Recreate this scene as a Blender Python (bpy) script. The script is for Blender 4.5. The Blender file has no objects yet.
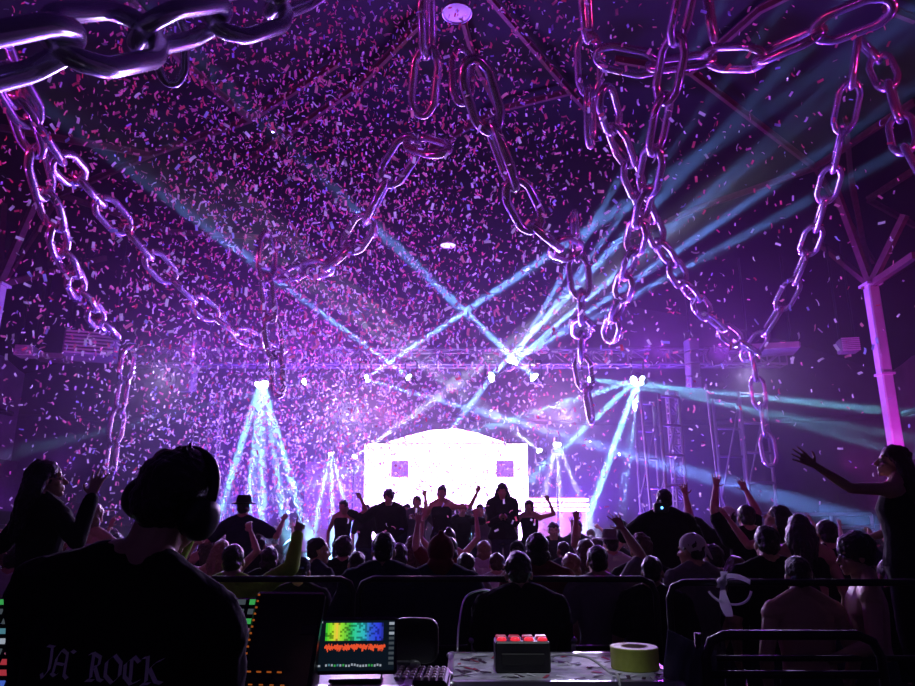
import bpy, math, random
from mathutils import Vector, Matrix, Euler, noise
from mathutils.bvhtree import BVHTree

# ------------------------------------------------------------------ camera, world, exposure, wash and fill lamps
scene = bpy.context.scene
COL = scene.collection
R = math.radians
CAM_Z, PITCH, FPX = 1.8, R(14.6), 700.0

cam_data = bpy.data.cameras.new('camera')
cam_data.sensor_width = 36.0
cam_data.lens = 36.0 * FPX / 915.0
cam_data.clip_start, cam_data.clip_end = 0.05, 200
cam = bpy.data.objects.new('camera', cam_data)
cam.location = (0, 0, CAM_Z)
cam.rotation_euler = (R(90) + PITCH, 0, 0)
COL.objects.link(cam)
scene.camera = cam

scene.view_settings.view_transform = 'Standard'
scene.view_settings.look = 'None'
scene.view_settings.gamma = 1.0
scene.view_settings.use_curve_mapping = False
scene.view_settings.exposure = 0.0
try:
    scene.cycles.use_denoising = True
    scene.cycles.max_bounces = 5
    scene.cycles.diffuse_bounces = 2
    scene.cycles.glossy_bounces = 3
    scene.cycles.transmission_bounces = 2
    scene.cycles.volume_bounces = 0
    scene.cycles.sample_clamp_direct = 0
    scene.cycles.sample_clamp_indirect = 4
    scene.cycles.use_light_tree = True
except Exception:
    pass

# the whole hall is filled with thin stage haze
HAZE, HAZE_STAGE = 0.0007, 0.021
world = bpy.data.worlds.new('hall_haze')
scene.world = world
try:
    world.cycles.volume_step_size = 2.5
    scene.cycles.volume_max_steps = 128
except Exception:
    pass
world.use_nodes = True
wn = world.node_tree
wn.nodes.clear()
w_out = wn.nodes.new('ShaderNodeOutputWorld')
w_bg = wn.nodes.new('ShaderNodeBackground')
w_bg.inputs['Color'].default_value = (0, 0, 0, 1)
w_bg.inputs['Strength'].default_value = 0
w_vol = wn.nodes.new('ShaderNodeVolumeScatter')
w_vol.inputs['Color'].default_value = (1, 1, 1, 1)
w_vol.inputs['Density'].default_value = HAZE
w_vol.inputs['Anisotropy'].default_value = 0.0
# thin everywhere, thicker where the smoke machines blow it out around the stage
w_geo = wn.nodes.new('ShaderNodeNewGeometry')
w_sep = wn.nodes.new('ShaderNodeSeparateXYZ')
wn.links.new(w_geo.outputs['Position'], w_sep.inputs[0])


def ramp_node(src, a, b, lo, hi):
    m = wn.nodes.new('ShaderNodeMapRange')
    m.interpolation_type = 'SMOOTHSTEP'
    for k_, v_ in zip(('From Min', 'From Max', 'To Min', 'To Max'), (a, b, lo, hi)):
        m.inputs[k_].default_value = v_
    wn.links.new(src, m.inputs['Value'])
    return m.outputs['Result']


w_mul = wn.nodes.new('ShaderNodeMath')
w_mul.operation = 'MULTIPLY'
wn.links.new(ramp_node(w_sep.outputs['Y'], 7.0, 16.0, 0.0, HAZE_STAGE), w_mul.inputs[0])
wn.links.new(ramp_node(w_sep.outputs['Z'], 5.0, 10.0, 1.0, 0.0), w_mul.inputs[1])
w_abs = wn.nodes.new('ShaderNodeMath')
w_abs.operation = 'ABSOLUTE'
wn.links.new(w_sep.outputs['X'], w_abs.inputs[0])
w_mul2 = wn.nodes.new('ShaderNodeMath')
w_mul2.operation = 'MULTIPLY'
wn.links.new(w_mul.outputs[0], w_mul2.inputs[0])
wn.links.new(ramp_node(w_abs.outputs[0], 4.5, 12.0, 1.0, 0.15), w_mul2.inputs[1])
w_add = wn.nodes.new('ShaderNodeMath')
w_add.inputs[1].default_value = HAZE
wn.links.new(w_mul2.outputs[0], w_add.inputs[0])
wn.links.new(w_add.outputs[0], w_vol.inputs['Density'])
wn.links.new(w_bg.outputs[0], w_out.inputs['Surface'])
wn.links.new(w_vol.outputs[0], w_out.inputs['Volume'])


def spot(name, loc, target, color, power, angle, radius=0.1, blend=0.5, parent=None):
    d = bpy.data.lights.new(name, 'SPOT')
    d.color = color
    d.energy = power
    d.spot_size = R(angle)
    d.spot_blend = blend
    d.shadow_soft_size = radius
    o = bpy.data.objects.new(name, d)
    o.location = loc
    o.rotation_euler = (Vector(target) - Vector(loc)).to_track_quat('-Z', 'Y').to_euler()
    COL.objects.link(o)
    return o


def beam_light(name, loc, d, color, power, spread, size):
    """a lens sized lamp with a tight beam"""
    a = bpy.data.lights.new(name, 'AREA')
    a.shape = 'DISK'
    a.size = size
    a.spread = R(spread)
    a.color = color
    a.energy = power
    o = bpy.data.objects.new(name, a)
    o.location = loc
    o.rotation_euler = d.to_track_quat('-Z', 'Y').to_euler()
    COL.objects.link(o)
    return o


VIOLET, PURPLE, MAGENTA, RED = (0.30, 0.06, 1.0), (0.42, 0.05, 1.0), (0.85, 0.04, 0.9), (1.0, 0.03, 0.22)
# stage wash lamps hung on the lighting truss, shining out over the audience
WASH = [((-6.6, 17.2, 6.0), (-7.0, 6.0, 7.0)), ((-3.7, 17.2, 6.0), (-1.5, 5.0, 7.5)),
        ((4.95, 17.2, 6.0), (1.5, 5.0, 7.5)), ((6.6, 17.2, 6.0), (7.0, 6.0, 7.0))]
for a, b in WASH:
    spot('stage_wash', a, b, PURPLE, 650, 130, 0.12, 0.6)
# added blue violet lamps without bodies, low on the stage, brightening the haze
HAZE_FILL = [((-5.2, 18.6, 1.5), (-5.4, 12.0, 8.0), 3400), ((-2.9, 18.8, 1.5), (-2.6, 13.0, 8.5), 5200), ((2.9, 18.8, 1.5), (3.2, 13.0, 8.5), 5200), ((5.2, 18.6, 1.5), (5.4, 12.0, 8.0), 2300)]
BLUEVIOLET = (0.19, 0.045, 1.0)
for a, b, pw in HAZE_FILL:
    spot('haze_fill_lamp', a, b, BLUEVIOLET, pw, 110, 0.12, 0.8)
# added unseen red and magenta lamps high at the sides, reddening roof and confetti
for a, b, c, pw in [((-9.0, 5.0, 6.6), (-2.0, 11.0, 9.0), RED, 650), ((9.0, 5.0, 6.6), (4.0, 12.0, 9.0), RED, 450),
                    ((-9.0, 1.0, 6.4), (-5.0, 8.0, 7.0), MAGENTA, 200), ((9.0, 1.0, 6.4), (5.0, 9.0, 7.0), MAGENTA, 160)]:
    spot('side_fill_lamp', a, b, c, pw, 95, 0.12, 0.6)
# added unseen purple lamps low at the sides, brightening the hanging chains
for a, b, c, pw in [((-9.3, 8.0, 2.9), (-4.0, 10.0, 6.4), PURPLE, 230), ((9.3, 8.0, 2.9), (4.0, 10.0, 6.4), PURPLE, 230)]:
    spot('chain_fill_lamp', a, b, c, pw, 80, 0.10, 0.6)
# added pink lamps above the video wall, tinting the haze around it
for a, b in [((-2.0, 20.3, 4.75), (-3.0, 14.0, 7.0)), ((2.2, 20.3, 4.7), (3.4, 14.0, 7.0))]:
    spot('pink_haze_fill', a, b, (1.0, 0.22, 0.85), 750, 120, 0.12, 0.8)
# added pale violet lamps above and beside the screen, rim lighting the crowd
for a, b in [((-3.0, 19.6, 4.9), (-1.5, 6.0, 1.3)), ((3.0, 19.6, 4.9), (1.5, 6.0, 1.3)), ((7.6, 18.0, 5.6), (3.4, 5.0, 1.4)), ((-7.6, 18.0, 5.6), (-3.2, 5.0, 1.4))]:
    spot('crowd_rim_lamp', a, b, (0.66, 0.55, 1.0), 3800 if abs(a[0]) < 5 else 1900, 44, 0.18, 0.6)
# added cool narrow lamp out of view, brightening the road case tops
spot('case_fill_lamp', (0.35, 2.2, 5.8), (0.22, 3.55, 1.15), (0.85, 0.90, 1.0), 260, 17, 0.08, 0.5)
# lamps on the floor of the bleachers washing the side walls and columns
for a, b, c, pw, an in [((-12.0, 22.0, 3.6), (-17.5, 25, 5.8), PURPLE, 480, 120), ((12.0, 22.0, 3.6), (17.5, 25, 5.8), MAGENTA, 330, 120),
                        ((8.2, 13.4, 1.6), (9.35, 15.0, 4.2), MAGENTA, 560, 62), ((-9.0, 13.4, 1.6), (-10.25, 15.0, 4.4), MAGENTA, 260, 62)]:
    spot('wall_wash', a, b, c, pw, an, 0.12, 0.7)


# ------------------------------------------------------------------ helpers
def ray(px, py):
    x, y = (px - 457.5) / FPX, -(py - 343.0) / FPX
    s, c = math.sin(PITCH), math.cos(PITCH)
    return Vector((x, c - y * s, s + y * c))


def P(px, py, Y):
    """point of the hall at distance Y in front of the camera, seen towards (px, py)"""
    d = ray(px, py)
    return Vector((0, 0, CAM_Z)) + d * (Y / d.y)


def mat(name, color, rough=0.6, metal=0.0, emit=None, strength=1.0, var=0.0, scale=8.0, bump=0.0, bscale=60.0, trans=0.0, spec=0.5):
    m = bpy.data.materials.new(name)
    m.use_nodes = True
    nt = m.node_tree
    b = nt.nodes['Principled BSDF']
    b.inputs['Base Color'].default_value = (*color, 1)
    b.inputs['Roughness'].default_value = rough
    b.inputs['Metallic'].default_value = metal
    b.inputs['Specular IOR Level'].default_value = spec
    if var > 0 or bump > 0:
        tc = nt.nodes.new('ShaderNodeTexCoord')
    if var > 0:
        n = nt.nodes.new('ShaderNodeTexNoise')
        n.inputs['Scale'].default_value = scale
        n.inputs['Detail'].default_value = 5
        r = nt.nodes.new('ShaderNodeValToRGB')
        r.color_ramp.elements[0].position = 0.3
        r.color_ramp.elements[1].position = 0.7
        r.color_ramp.elements[0].color = (*[max(0, c * (1 - var)) for c in color], 1)
        r.color_ramp.elements[1].color = (*[min(1, c * (1 + var)) for c in color], 1)
        nt.links.new(tc.outputs['Object'], n.inputs['Vector'])
        nt.links.new(n.outputs['Fac'], r.inputs['Fac'])
        nt.links.new(r.outputs['Color'], b.inputs['Base Color'])
    if bump > 0:
        n2 = nt.nodes.new('ShaderNodeTexNoise')
        n2.inputs['Scale'].default_value = bscale
        n2.inputs['Detail'].default_value = 3
        bp = nt.nodes.new('ShaderNodeBump')
        bp.inputs['Strength'].default_value = bump
        bp.inputs['Distance'].default_value = 0.02
        nt.links.new(tc.outputs['Object'], n2.inputs['Vector'])
        nt.links.new(n2.outputs['Fac'], bp.inputs['Height'])
        nt.links.new(bp.outputs['Normal'], b.inputs['Normal'])
    if emit:
        b.inputs['Emission Color'].default_value = (*emit, 1)
        b.inputs['Emission Strength'].default_value = strength
    if trans > 0:
        t = nt.nodes.new('ShaderNodeBsdfTranslucent')
        t.inputs['Color'].default_value = (*color, 1)
        mx = nt.nodes.new('ShaderNodeMixShader')
        mx.inputs[0].default_value = trans
        out = nt.nodes['Material Output']
        nt.links.new(b.outputs[0], mx.inputs[1])
        nt.links.new(t.outputs[0], mx.inputs[2])
        nt.links.new(mx.outputs[0], out.inputs['Surface'])
    return m


M = {
    'steel_black': mat('steel_black', (0.012, 0.012, 0.014), 0.5, 0.3),
    'black_plastic': mat('black_plastic', (0.012, 0.012, 0.014), 0.45, var=0.2),
    'black_rubber': mat('black_rubber', (0.01, 0.01, 0.011), 0.7),
    'case_black': mat('case_black', (0.02, 0.02, 0.022), 0.5, var=0.3, bump=0.1),
    'alu': mat('alu', (0.55, 0.55, 0.58), 0.35, 0.9, var=0.1),
    'truss': mat('truss', (0.26, 0.24, 0.28), 0.45, 0.5),
    'chain': mat('chain', (0.74, 0.70, 0.82), 0.19, 0.8, var=0.08, scale=3, bump=0.06, bscale=5),
    'wall': mat('wall', (0.34, 0.30, 0.36), 0.85, var=0.18, scale=1.4),
    'wall_dark': mat('wall_dark', (0.05, 0.05, 0.06), 0.9, var=0.3, scale=1.0),
    'roof': mat('roof', (0.012, 0.009, 0.013), 0.9, var=0.4, scale=0.8),
    'roof_steel': mat('roof_steel', (0.15, 0.045, 0.065), 0.6, 0.0, var=0.2),
    'column': mat('column', (0.72, 0.70, 0.74), 0.6, 0.0, var=0.1, scale=3),
    'floor': mat('floor', (0.03, 0.028, 0.03), 0.6, var=0.4, scale=3),
    'stage_black': mat('stage_black', (0.02, 0.02, 0.022), 0.7, var=0.3),
    'seat': mat('seat', (0.06, 0.05, 0.07), 0.7, var=0.3),
    'concrete': mat('concrete', (0.22, 0.2, 0.24), 0.85, var=0.3, scale=2),
    'skin_a': mat('skin_a', (0.50, 0.30, 0.21), 0.5, var=0.08),
    'skin_b': mat('skin_b', (0.30, 0.17, 0.11), 0.5, var=0.08),
    'hair_black': mat('hair_black', (0.012, 0.010, 0.010), 0.36, bump=0.5, bscale=90),
    'hair_brown': mat('hair_brown', (0.06, 0.032, 0.018), 0.36, bump=0.5, bscale=90),
    'hair_fair': mat('hair_fair', (0.26, 0.17, 0.09), 0.36, bump=0.5, bscale=90),
    'cloth_black': mat('cloth_black', (0.010, 0.010, 0.012), 0.9, bump=0.2, bscale=40, spec=0.2),
    'cloth_navy': mat('cloth_navy', (0.02, 0.024, 0.045), 0.9, bump=0.2, bscale=40, spec=0.2),
    'cloth_grey': mat('cloth_grey', (0.16, 0.15, 0.16), 0.9, bump=0.2, bscale=40, spec=0.2),
    'cloth_white': mat('cloth_white', (0.55, 0.54, 0.56), 0.9, bump=0.2, bscale=40, spec=0.2),
    'cloth_green': mat('cloth_green', (0.30, 0.62, 0.04), 0.85, bump=0.2, bscale=40, spec=0.2),
    'cloth_red': mat('cloth_red', (0.16, 0.02, 0.03), 0.9, bump=0.2, bscale=40, spec=0.2),
    'denim': mat('denim', (0.03, 0.04, 0.07), 0.9, var=0.2, scale=30, spec=0.2),
    'eye': mat('eye', (0.5, 0.48, 0.46), 0.2),
}


class MB:
    """collects shapes that become one mesh"""
    def __init__(s):
        s.v, s.f, s.mi, s.m = [], [], [], 0

    def add(s, vs, fs):
        k = len(s.v)
        s.v += [tuple(v) for v in vs]
        s.f += [tuple(i + k for i in f) for f in fs]
        s.mi += [s.m] * len(fs)
        return s

    def box(s, c, d, rot=None):
        c = Vector(c)
        hx, hy, hz = d[0] / 2, d[1] / 2, d[2] / 2
        vs = [Vector((x, y, z)) for x in (-hx, hx) for y in (-hy, hy) for z in (-hz, hz)]
        if rot is not None:
            q = rot if isinstance(rot, Matrix) else Euler(rot).to_matrix()
            vs = [q @ v for v in vs]
        return s.add([v + c for v in vs], [(0, 1, 3, 2), (4, 6, 7, 5), (0, 4, 5, 1), (2, 3, 7, 6), (0, 2, 6, 4), (1, 5, 7, 3)])

    def rbox(s, c, d, b=0.01, rot=None):
        """box with chamfered edges"""
        c = Vector(c)
        h = [x / 2 for x in d]
        b = min(b, min(h) * 0.9)
        pts, fs = [], []
        q = None if rot is None else (rot if isinstance(rot, Matrix) else Euler(rot).to_matrix())
        idx = {}
        for sx in (-1, 1):
            for sy in (-1, 1):
                for sz in (-1, 1):
                    for ax in range(3):
                        p = [sx * (h[0] - b), sy * (h[1] - b), sz * (h[2] - b)]
                        p[ax] = (sx, sy, sz)[ax] * h[ax]
                        idx[(sx, sy, sz, ax)] = len(pts)
                        pts.append(Vector(p))
        for ax in range(3):
            u, w = [(1, 2), (2, 0), (0, 1)][ax]
            for sg in (-1, 1):
                def key(a, bb):
                    t = [0, 0, 0]
                    t[ax], t[u], t[w] = sg, a, bb
                    return idx[(*t, ax)]
                f = [key(-1, -1), key(1, -1), key(1, 1), key(-1, 1)]
                fs.append(f if sg > 0 else f[::-1])
        for ax in range(3):
            u, w = [(1, 2), (2, 0), (0, 1)][ax]
            for a in (-1, 1):
                for bb in (-1, 1):
                    def key2(t_, face):
                        t = [0, 0, 0]
                        t[ax], t[u], t[w] = t_, a, bb
                        return idx[(*t, face)]
                    f = [key2(-1, u), key2(1, u), key2(1, w), key2(-1, w)]
                    fs.append(f if a * bb > 0 else f[::-1])
        for sx in (-1, 1):
            for sy in (-1, 1):
                for sz in (-1, 1):
                    f = [idx[(sx, sy, sz, k)] for k in range(3)]
                    fs.append(f if sx * sy * sz > 0 else f[::-1])
        if q is not None:
            pts = [q @ p for p in pts]
        return s.add([p + c for p in pts], fs)

    def capsule(s, a, b, ra, rb=None, n=10, k=3):
        a, b = Vector(a), Vector(b)
        rb = ra if rb is None else rb
        d = b - a
        L = d.length
        d = d / L if L > 1e-6 else Vector((0, 0, 1))
        q = d.to_track_quat('Z', 'X').to_matrix()
        rings = []
        for i in range(k + 1):
            t = -math.pi / 2 + (math.pi / 2) * i / k
            if i == 0:
                t += 0.12
            rings.append((a + d * ra * math.sin(t), ra * math.cos(t)))
        for i in range(k + 1):
            t = (math.pi / 2) * i / k
            if i == k:
                t -= 0.12
            rings.append((b + d * rb * math.sin(t), rb * math.cos(t)))
        return s._rings([(c, q, r, r) for c, r in rings], n)

    def _rings(s, rings, n):
        vs, fs = [], []
        for c, q, rx, ry in rings:
            for j in range(n):
                t = 2 * math.pi * j / n
                vs.append(Vector(c) + q @ Vector((rx * math.cos(t), ry * math.sin(t), 0)))
        m = len(rings)
        for i in range(m - 1):
            for j in range(n):
                k = (j + 1) % n
                fs.append((i * n + j, i * n + k, (i + 1) * n + k, (i + 1) * n + j))
        fs.append(tuple(range(n))[::-1])
        fs.append(tuple((m - 1) * n + j for j in range(n)))
        return s.add(vs, fs)

    def loft(s, rings, n=16):
        """rings: (centre, half width x, half depth y)"""
        out = []
        for i, (c, rx, ry) in enumerate(rings):
            a = Vector(rings[max(0, i - 1)][0])
            b = Vector(rings[min(len(rings) - 1, i + 1)][0])
            d = (b - a).normalized()
            y = d.cross(Vector((1, 0, 0))).normalized()
            x = y.cross(d).normalized()
            q = Matrix((x, y, d)).transposed()
            out.append((c, q, rx, ry))
        return s._rings(out, n)

    def ellipsoid(s, c, r, q=None, n=14, k=8):
        q = q or Matrix.Identity(3)
        c = Vector(c)
        vs, fs = [], []
        for i in range(1, k):
            t = -math.pi / 2 + math.pi * i / k
            for j in range(n):
                u = 2 * math.pi * j / n
                vs.append(c + q @ Vector((r[0] * math.cos(t) * math.cos(u), r[1] * math.cos(t) * math.sin(u), r[2] * math.sin(t))))
        bot, top = len(vs), len(vs) + 1
        vs += [c + q @ Vector((0, 0, -r[2])), c + q @ Vector((0, 0, r[2]))]
        for i in range(k - 2):
            for j in range(n):
                m = (j + 1) % n
                fs.append((i * n + j, i * n + m, (i + 1) * n + m, (i + 1) * n + j))
        for j in range(n):
            m = (j + 1) % n
            fs.append((bot, m, j))
            fs.append((top, (k - 2) * n + j, (k - 2) * n + m))
        return s.add(vs, fs)

    def tube(s, pts, r, n=8, closed=False):
        pts = [Vector(p) for p in pts]
        m = len(pts)
        vs, fs = [], []
        prev = None
        for i, p in enumerate(pts):
            a = pts[(i - 1) % m] if (closed or i > 0) else pts[i]
            b = pts[(i + 1) % m] if (closed or i < m - 1) else pts[i]
            d = (b - a).normalized()
            if prev is None:
                up = Vector((0, 0, 1)) if abs(d.z) < 0.9 else Vector((1, 0, 0))
                u = d.cross(up).normalized()
            else:
                u = (prev - d * prev.dot(d)).normalized()
            prev = u
            w = d.cross(u)
            rr = r[i] if isinstance(r, (list, tuple)) else r
            for j in range(n):
                t = 2 * math.pi * j / n
                vs.append(p + u * rr * math.cos(t) + w * rr * math.sin(t))
        for i in range(m if closed else m - 1):
            i2 = (i + 1) % m
            for j in range(n):
                k = (j + 1) % n
                fs.append((i * n + j, i * n + k, i2 * n + k, i2 * n + j))
        if not closed:
            fs.append(tuple(range(n))[::-1])
            fs.append(tuple((m - 1) * n + j for j in range(n)))
        return s.add(vs, fs)

    def beam(s, a, b, w, h):
        """square bar from a to b"""
        a, b = Vector(a), Vector(b)
        d = b - a
        q = d.to_track_quat('Z', 'Y').to_matrix()
        return s.box((a + b) / 2, (w, h, d.length), q)

    def lathe(s, prof, c=(0, 0, 0), q=None, n=24):
        q = q or Matrix.Identity(3)
        c = Vector(c)
        vs, fs = [], []
        for r, z in prof:
            for j in range(n):
                t = 2 * math.pi * j / n
                vs.append(c + q @ Vector((r * math.cos(t), r * math.sin(t), z)))
        m = len(prof)
        for i in range(m - 1):
            for j in range(n):
                k = (j + 1) % n
                fs.append((i * n + j, i * n + k, (i + 1) * n + k, (i + 1) * n + j))
        fs.append(tuple(range(n))[::-1])
        fs.append(tuple((m - 1) * n + j for j in range(n)))
        return s.add(vs, fs)

    def mesh(s, name, mats, smooth=False):
        me = bpy.data.meshes.new(name)
        me.from_pydata(s.v, [], s.f)
        for m in (mats if isinstance(mats, (list, tuple)) else [mats]):
            me.materials.append(m)
        if any(s.mi):
            me.polygons.foreach_set('material_index', s.mi)
        if smooth:
            me.polygons.foreach_set('use_smooth', [True] * len(me.polygons))
        me.update()
        return me

    def build(s, name, mats, parent=None, smooth=False):
        return link(name, s.mesh(name, mats, smooth), parent)


def link(name, me, parent=None):
    o = bpy.data.objects.new(name, me)
    COL.objects.link(o)
    if parent is not None:
        o.parent = parent
    return o


def tag(o, label=None, cat=None, group=None, kind=None):
    if label:
        o['label'] = label
    if cat:
        o['category'] = cat
    if group:
        o['group'] = group
    if kind:
        o['kind'] = kind
    return o


def empty(name, loc=(0, 0, 0), rz=0.0, label=None, cat=None, group=None):
    o = bpy.data.objects.new(name, None)
    o.empty_display_size = 0.1
    o.location = loc
    o.rotation_euler = (0, 0, rz)
    COL.objects.link(o)
    return tag(o, label, cat, group)


def copy_tree(o, parent=None, label=None):
    c = o.copy()
    COL.objects.link(c)
    if parent is not None:
        c.parent = parent
    if label:
        c['label'] = label
    for ch in list(o.children):
        copy_tree(ch, c)
    return c


TMP = bpy.data.scenes.new('scratch')
NOISE_TEX = {}


def remesh(mb, name, m, voxel, smooth=3, ruffle=0.0, rscale=9.0, seed=0.0):
    """one continuous skin over all the shapes collected in mb"""
    me = mb.mesh(name, m, True)
    o = bpy.data.objects.new(name, me)
    TMP.collection.objects.link(o)
    md = o.modifiers.new('r', 'REMESH')
    md.mode = 'VOXEL'
    md.voxel_size = voxel
    md.use_smooth_shade = True
    if smooth:
        sm = o.modifiers.new('s', 'SMOOTH')
        sm.factor = 0.5
        sm.iterations = smooth
    if ruffle > 0:
        if rscale not in NOISE_TEX:
            t = bpy.data.textures.new('ruffle', 'CLOUDS')
            t.noise_scale = 1.0 / rscale
            NOISE_TEX[rscale] = t
        dm = o.modifiers.new('d', 'DISPLACE')
        dm.texture = NOISE_TEX[rscale]
        dm.texture_coords = 'LOCAL'
        dm.strength = ruffle * 2
        dm.mid_level = 0.5
    vl = TMP.view_layers[0]
    vl.update()
    res = bpy.data.meshes.new_from_object(o.evaluated_get(vl.depsgraph))
    bpy.data.objects.remove(o)
    bpy.data.meshes.remove(me)
    res.name = name
    if not res.materials:
        res.materials.append(m)
    res.polygons.foreach_set('use_smooth', [True] * len(res.polygons))
    return res

# ------------------------------------------------------------------ the hall
def structure(name, mb, m, smooth=False, parent=None):
    o = mb.build(name, m, parent, smooth)
    o['kind'] = 'structure'
    return o


XW, YB, ZW = 19.0, 30.0, 8.6
structure('floor', MB().box((0, 12, -0.05), (2 * XW + 0.6, 38, 0.1)), M['floor'])
# raised mixing platform
structure('floor_platform', MB().box((0, 1.7, 0.1), (9.0, 7.0, 0.2)), M['stage_black'])
structure('wall_back', MB().box((0, YB, 6.0), (2 * XW + 0.6, 0.3, 12.0)), M['wall_dark'])
structure('wall_left', MB().box((-XW, 12, ZW / 2), (0.3, 36, ZW)), M['wall'])
structure('wall_right', MB().box((XW, 12, ZW / 2), (0.3, 36, ZW)), M['wall'])
structure('wall_front', MB().box((0, -6.1, ZW / 2), (2 * XW + 0.6, 0.3, ZW)), M['wall_dark'])
structure('trim_left', MB().tube([(-18.8, -5, 6.3), (-18.7, 14, 6.15), (-18.6, 29, 6.3)], 0.11, 8), M['wall_dark'])
structure('trim_right', MB().tube([(18.8, -5, 6.3), (18.7, 14, 6.15), (18.6, 29, 6.3)], 0.11, 8), M['wall_dark'])
structure('trim_back', MB().tube([(-18.7, 29.7, 6.3), (-9, 29.7, 6.0), (0, 29.7, 6.15), (9, 29.7, 6.0), (18.7, 29.7, 6.3)], 0.11, 8), M['wall_dark'])


# domed roof: shallow cap over the hall
DC = Vector((0, 15.0))
def dome_z(x, y):
    r2 = x * x + (y - DC.y) ** 2
    return 14.2 - r2 / 95.0


def on_dome(px, py, drop=0.35):
    d = ray(px, py)
    t = 1.0
    while t < 80:
        p = Vector((0, 0, CAM_Z)) + d * t
        if p.z >= dome_z(p.x, p.y) - drop:
            return p
        t += 0.02
    return p


mb = MB()
N, K = 30, 26
X0, X1, Y0, Y1 = -XW - 0.3, XW + 0.3, -6.3, YB + 0.3
vs = []
for j in range(K + 1):
    for i in range(N + 1):
        x, y = X0 + (X1 - X0) * i / N, Y0 + (Y1 - Y0) * j / K
        vs.append((x, y, max(dome_z(x, y), ZW - 0.6)))
n1 = len(vs)
vs += [(a, b, c + 0.25) for a, b, c in vs]
fs = []
for j in range(K):
    for i in range(N):
        a = j * (N + 1) + i
        q = (a, a + N + 1, a + N + 2, a + 1)
        fs.append(q)
        fs.append(tuple(t + n1 for t in q[::-1]))
mb.add(vs, fs)
structure('ceiling', mb, M['roof'], True)

# lattice of roof beams on the underside of the dome
def roof_beam(pts, w=0.10, h=0.16):
    mb = MB()
    for a, b in zip(pts[:-1], pts[1:]):
        seg = [a.lerp(b, t / 4) for t in range(5)]
        for p, q in zip(seg[:-1], seg[1:]):
            mb.beam(p, q, w, h)
            mb.beam(p + Vector((0, 0, 0.08)), q + Vector((0, 0, 0.08)), w * 1.5, 0.03)
    return structure('roof_beam', mb, M['roof_steel'])


BEAMS = [[(486, -6), (570, 92), (640, 168)], [(570, 92), (498, 110), (430, 150)], [(425, -8), (426, 18), (360, 85), (250, 160)],
         [(463, 22), (473, 58), (498, 110)], [(615, 60), (690, 72), (815, 168), (873, 262)], [(815, 168), (700, 208), (600, 250)],
         [(815, 168), (915, 102)], [(846, 120), (852, 190), (868, 262)], [(868, 200), (915, 170)], [(868, 200), (915, 226)],
         [(690, 72), (760, 10), (800, -10)], [(340, 62), (250, 120), (150, 155), (60, 195)],
         [(250, 120), (180, 60), (130, 0)], [(150, 155), (0, 128)], [(60, 195), (170, 232), (300, 240)], [(60, 195), (0, 290)],
         [(884, 8), (915, 20)]]
for pl in BEAMS:
    roof_beam([on_dome(*p) for p in pl])

# columns carrying the roof, with their braces
def column(x, y, ztop, braces, label):
    mb = MB()
    mb.rbox((x, y, ztop / 2), (0.25, 0.25, ztop), 0.03)
    for z in (2.9, 5.0):
        mb.box((x, y, z), (0.30, 0.30, 0.05))
    mb.box((x, y, ztop), (0.36, 0.36, 0.06))
    o = structure('column', mb, M['column'])
    o['label'] = label
    mb = MB()
    for b in braces:
        mb.beam((x, y, ztop), b, 0.12, 0.14)
    structure('column_brace', mb, M['roof_steel'])


cR = P(873, 285, 15.0)
column(9.35, 15.0, cR.z, [P(836, 190, 15.5), P(852, 180, 16.5), P(915, 255, 13.0), P(905, 215, 14.0), P(815, 240, 18.5), P(915, 262, 19)],
       'tall magenta lit steel column at the right edge of the hall')
column(-10.38, 15.0, cR.z, [P(34, 205, 15.5), P(4, 205, 16.0), P(105, 258, 20), P(-40, 262, 12)],
       'tall magenta lit steel column at the left edge of the hall')
# bleachers with a stepped aisle on each side
def bleachers(sx):
    mb = MB()
    for k in range(9):
        x = 11.2 + k * 0.85
        z = 0.55 + k * 0.42
        mb.box((sx * (x + 0.42), 14.0, z / 2), (0.86, 30, z))
    structure('bleacher_steps', mb, M['concrete'])
    return


for sx in (-1, 1):
    bleachers(sx)
seat_mesh = {}
for sx in (-1, 1):
    for k in range(9):
        x = 11.2 + k * 0.85
        z = 0.55 + k * 0.42
        for (ya, yb) in ((9.0, 17.6), (19.4, 28.6)):
            mb = MB()
            L = yb - ya
            mb.box((0, 0, 0.40), (0.36, L, 0.05))
            mb.box((sx * 0.2, 0, 0.62), (0.05, L, 0.36))
            nleg = 6
            for q in range(nleg):
                mb.box((0, -L / 2 + 0.2 + q * (L - 0.4) / (nleg - 1), 0.19), (0.3, 0.05, 0.38))
            o = mb.build('bench', M['seat'])
            o.location = (sx * (x + 0.45), (ya + yb) / 2, z)
            side = 'left' if sx < 0 else 'right'
            where = 'stage end' if ya > 18 else 'mixing desk end'
            tag(o, f'dark {side} bleacher bench at the {where}, row {k + 1} up from the floor', 'bench', f'benches of the {side} bleachers')
for sx in (-1, 1):      # aisle treads
    mb = MB()
    for k in range(18):
        mb.box((sx * (11.2 + k * 0.425 + 0.21), 18.5, 0.14 + k * 0.21 + 0.21), (0.42, 1.5, 0.06))
    structure('aisle_stair', mb, M['column'])

# guard rails in front of the bleachers
def guard_rail(sx, ya, yb, label):
    o = empty('guard_rail', (sx * 10.6, (ya + yb) / 2, 0), 0, label, 'railing')
    L = yb - ya
    for z in (0.55, 1.15):
        MB().tube([(0, -L / 2, z), (0, L / 2, z)], 0.045, 8).build('rail', M['column'], o, True)
    for q in range(int(L / 1.6) + 1):
        MB().tube([(0, -L / 2 + q * 1.6, 0), (0, -L / 2 + q * 1.6, 1.15)], 0.035, 8).build('post', M['column'], o, True)


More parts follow.
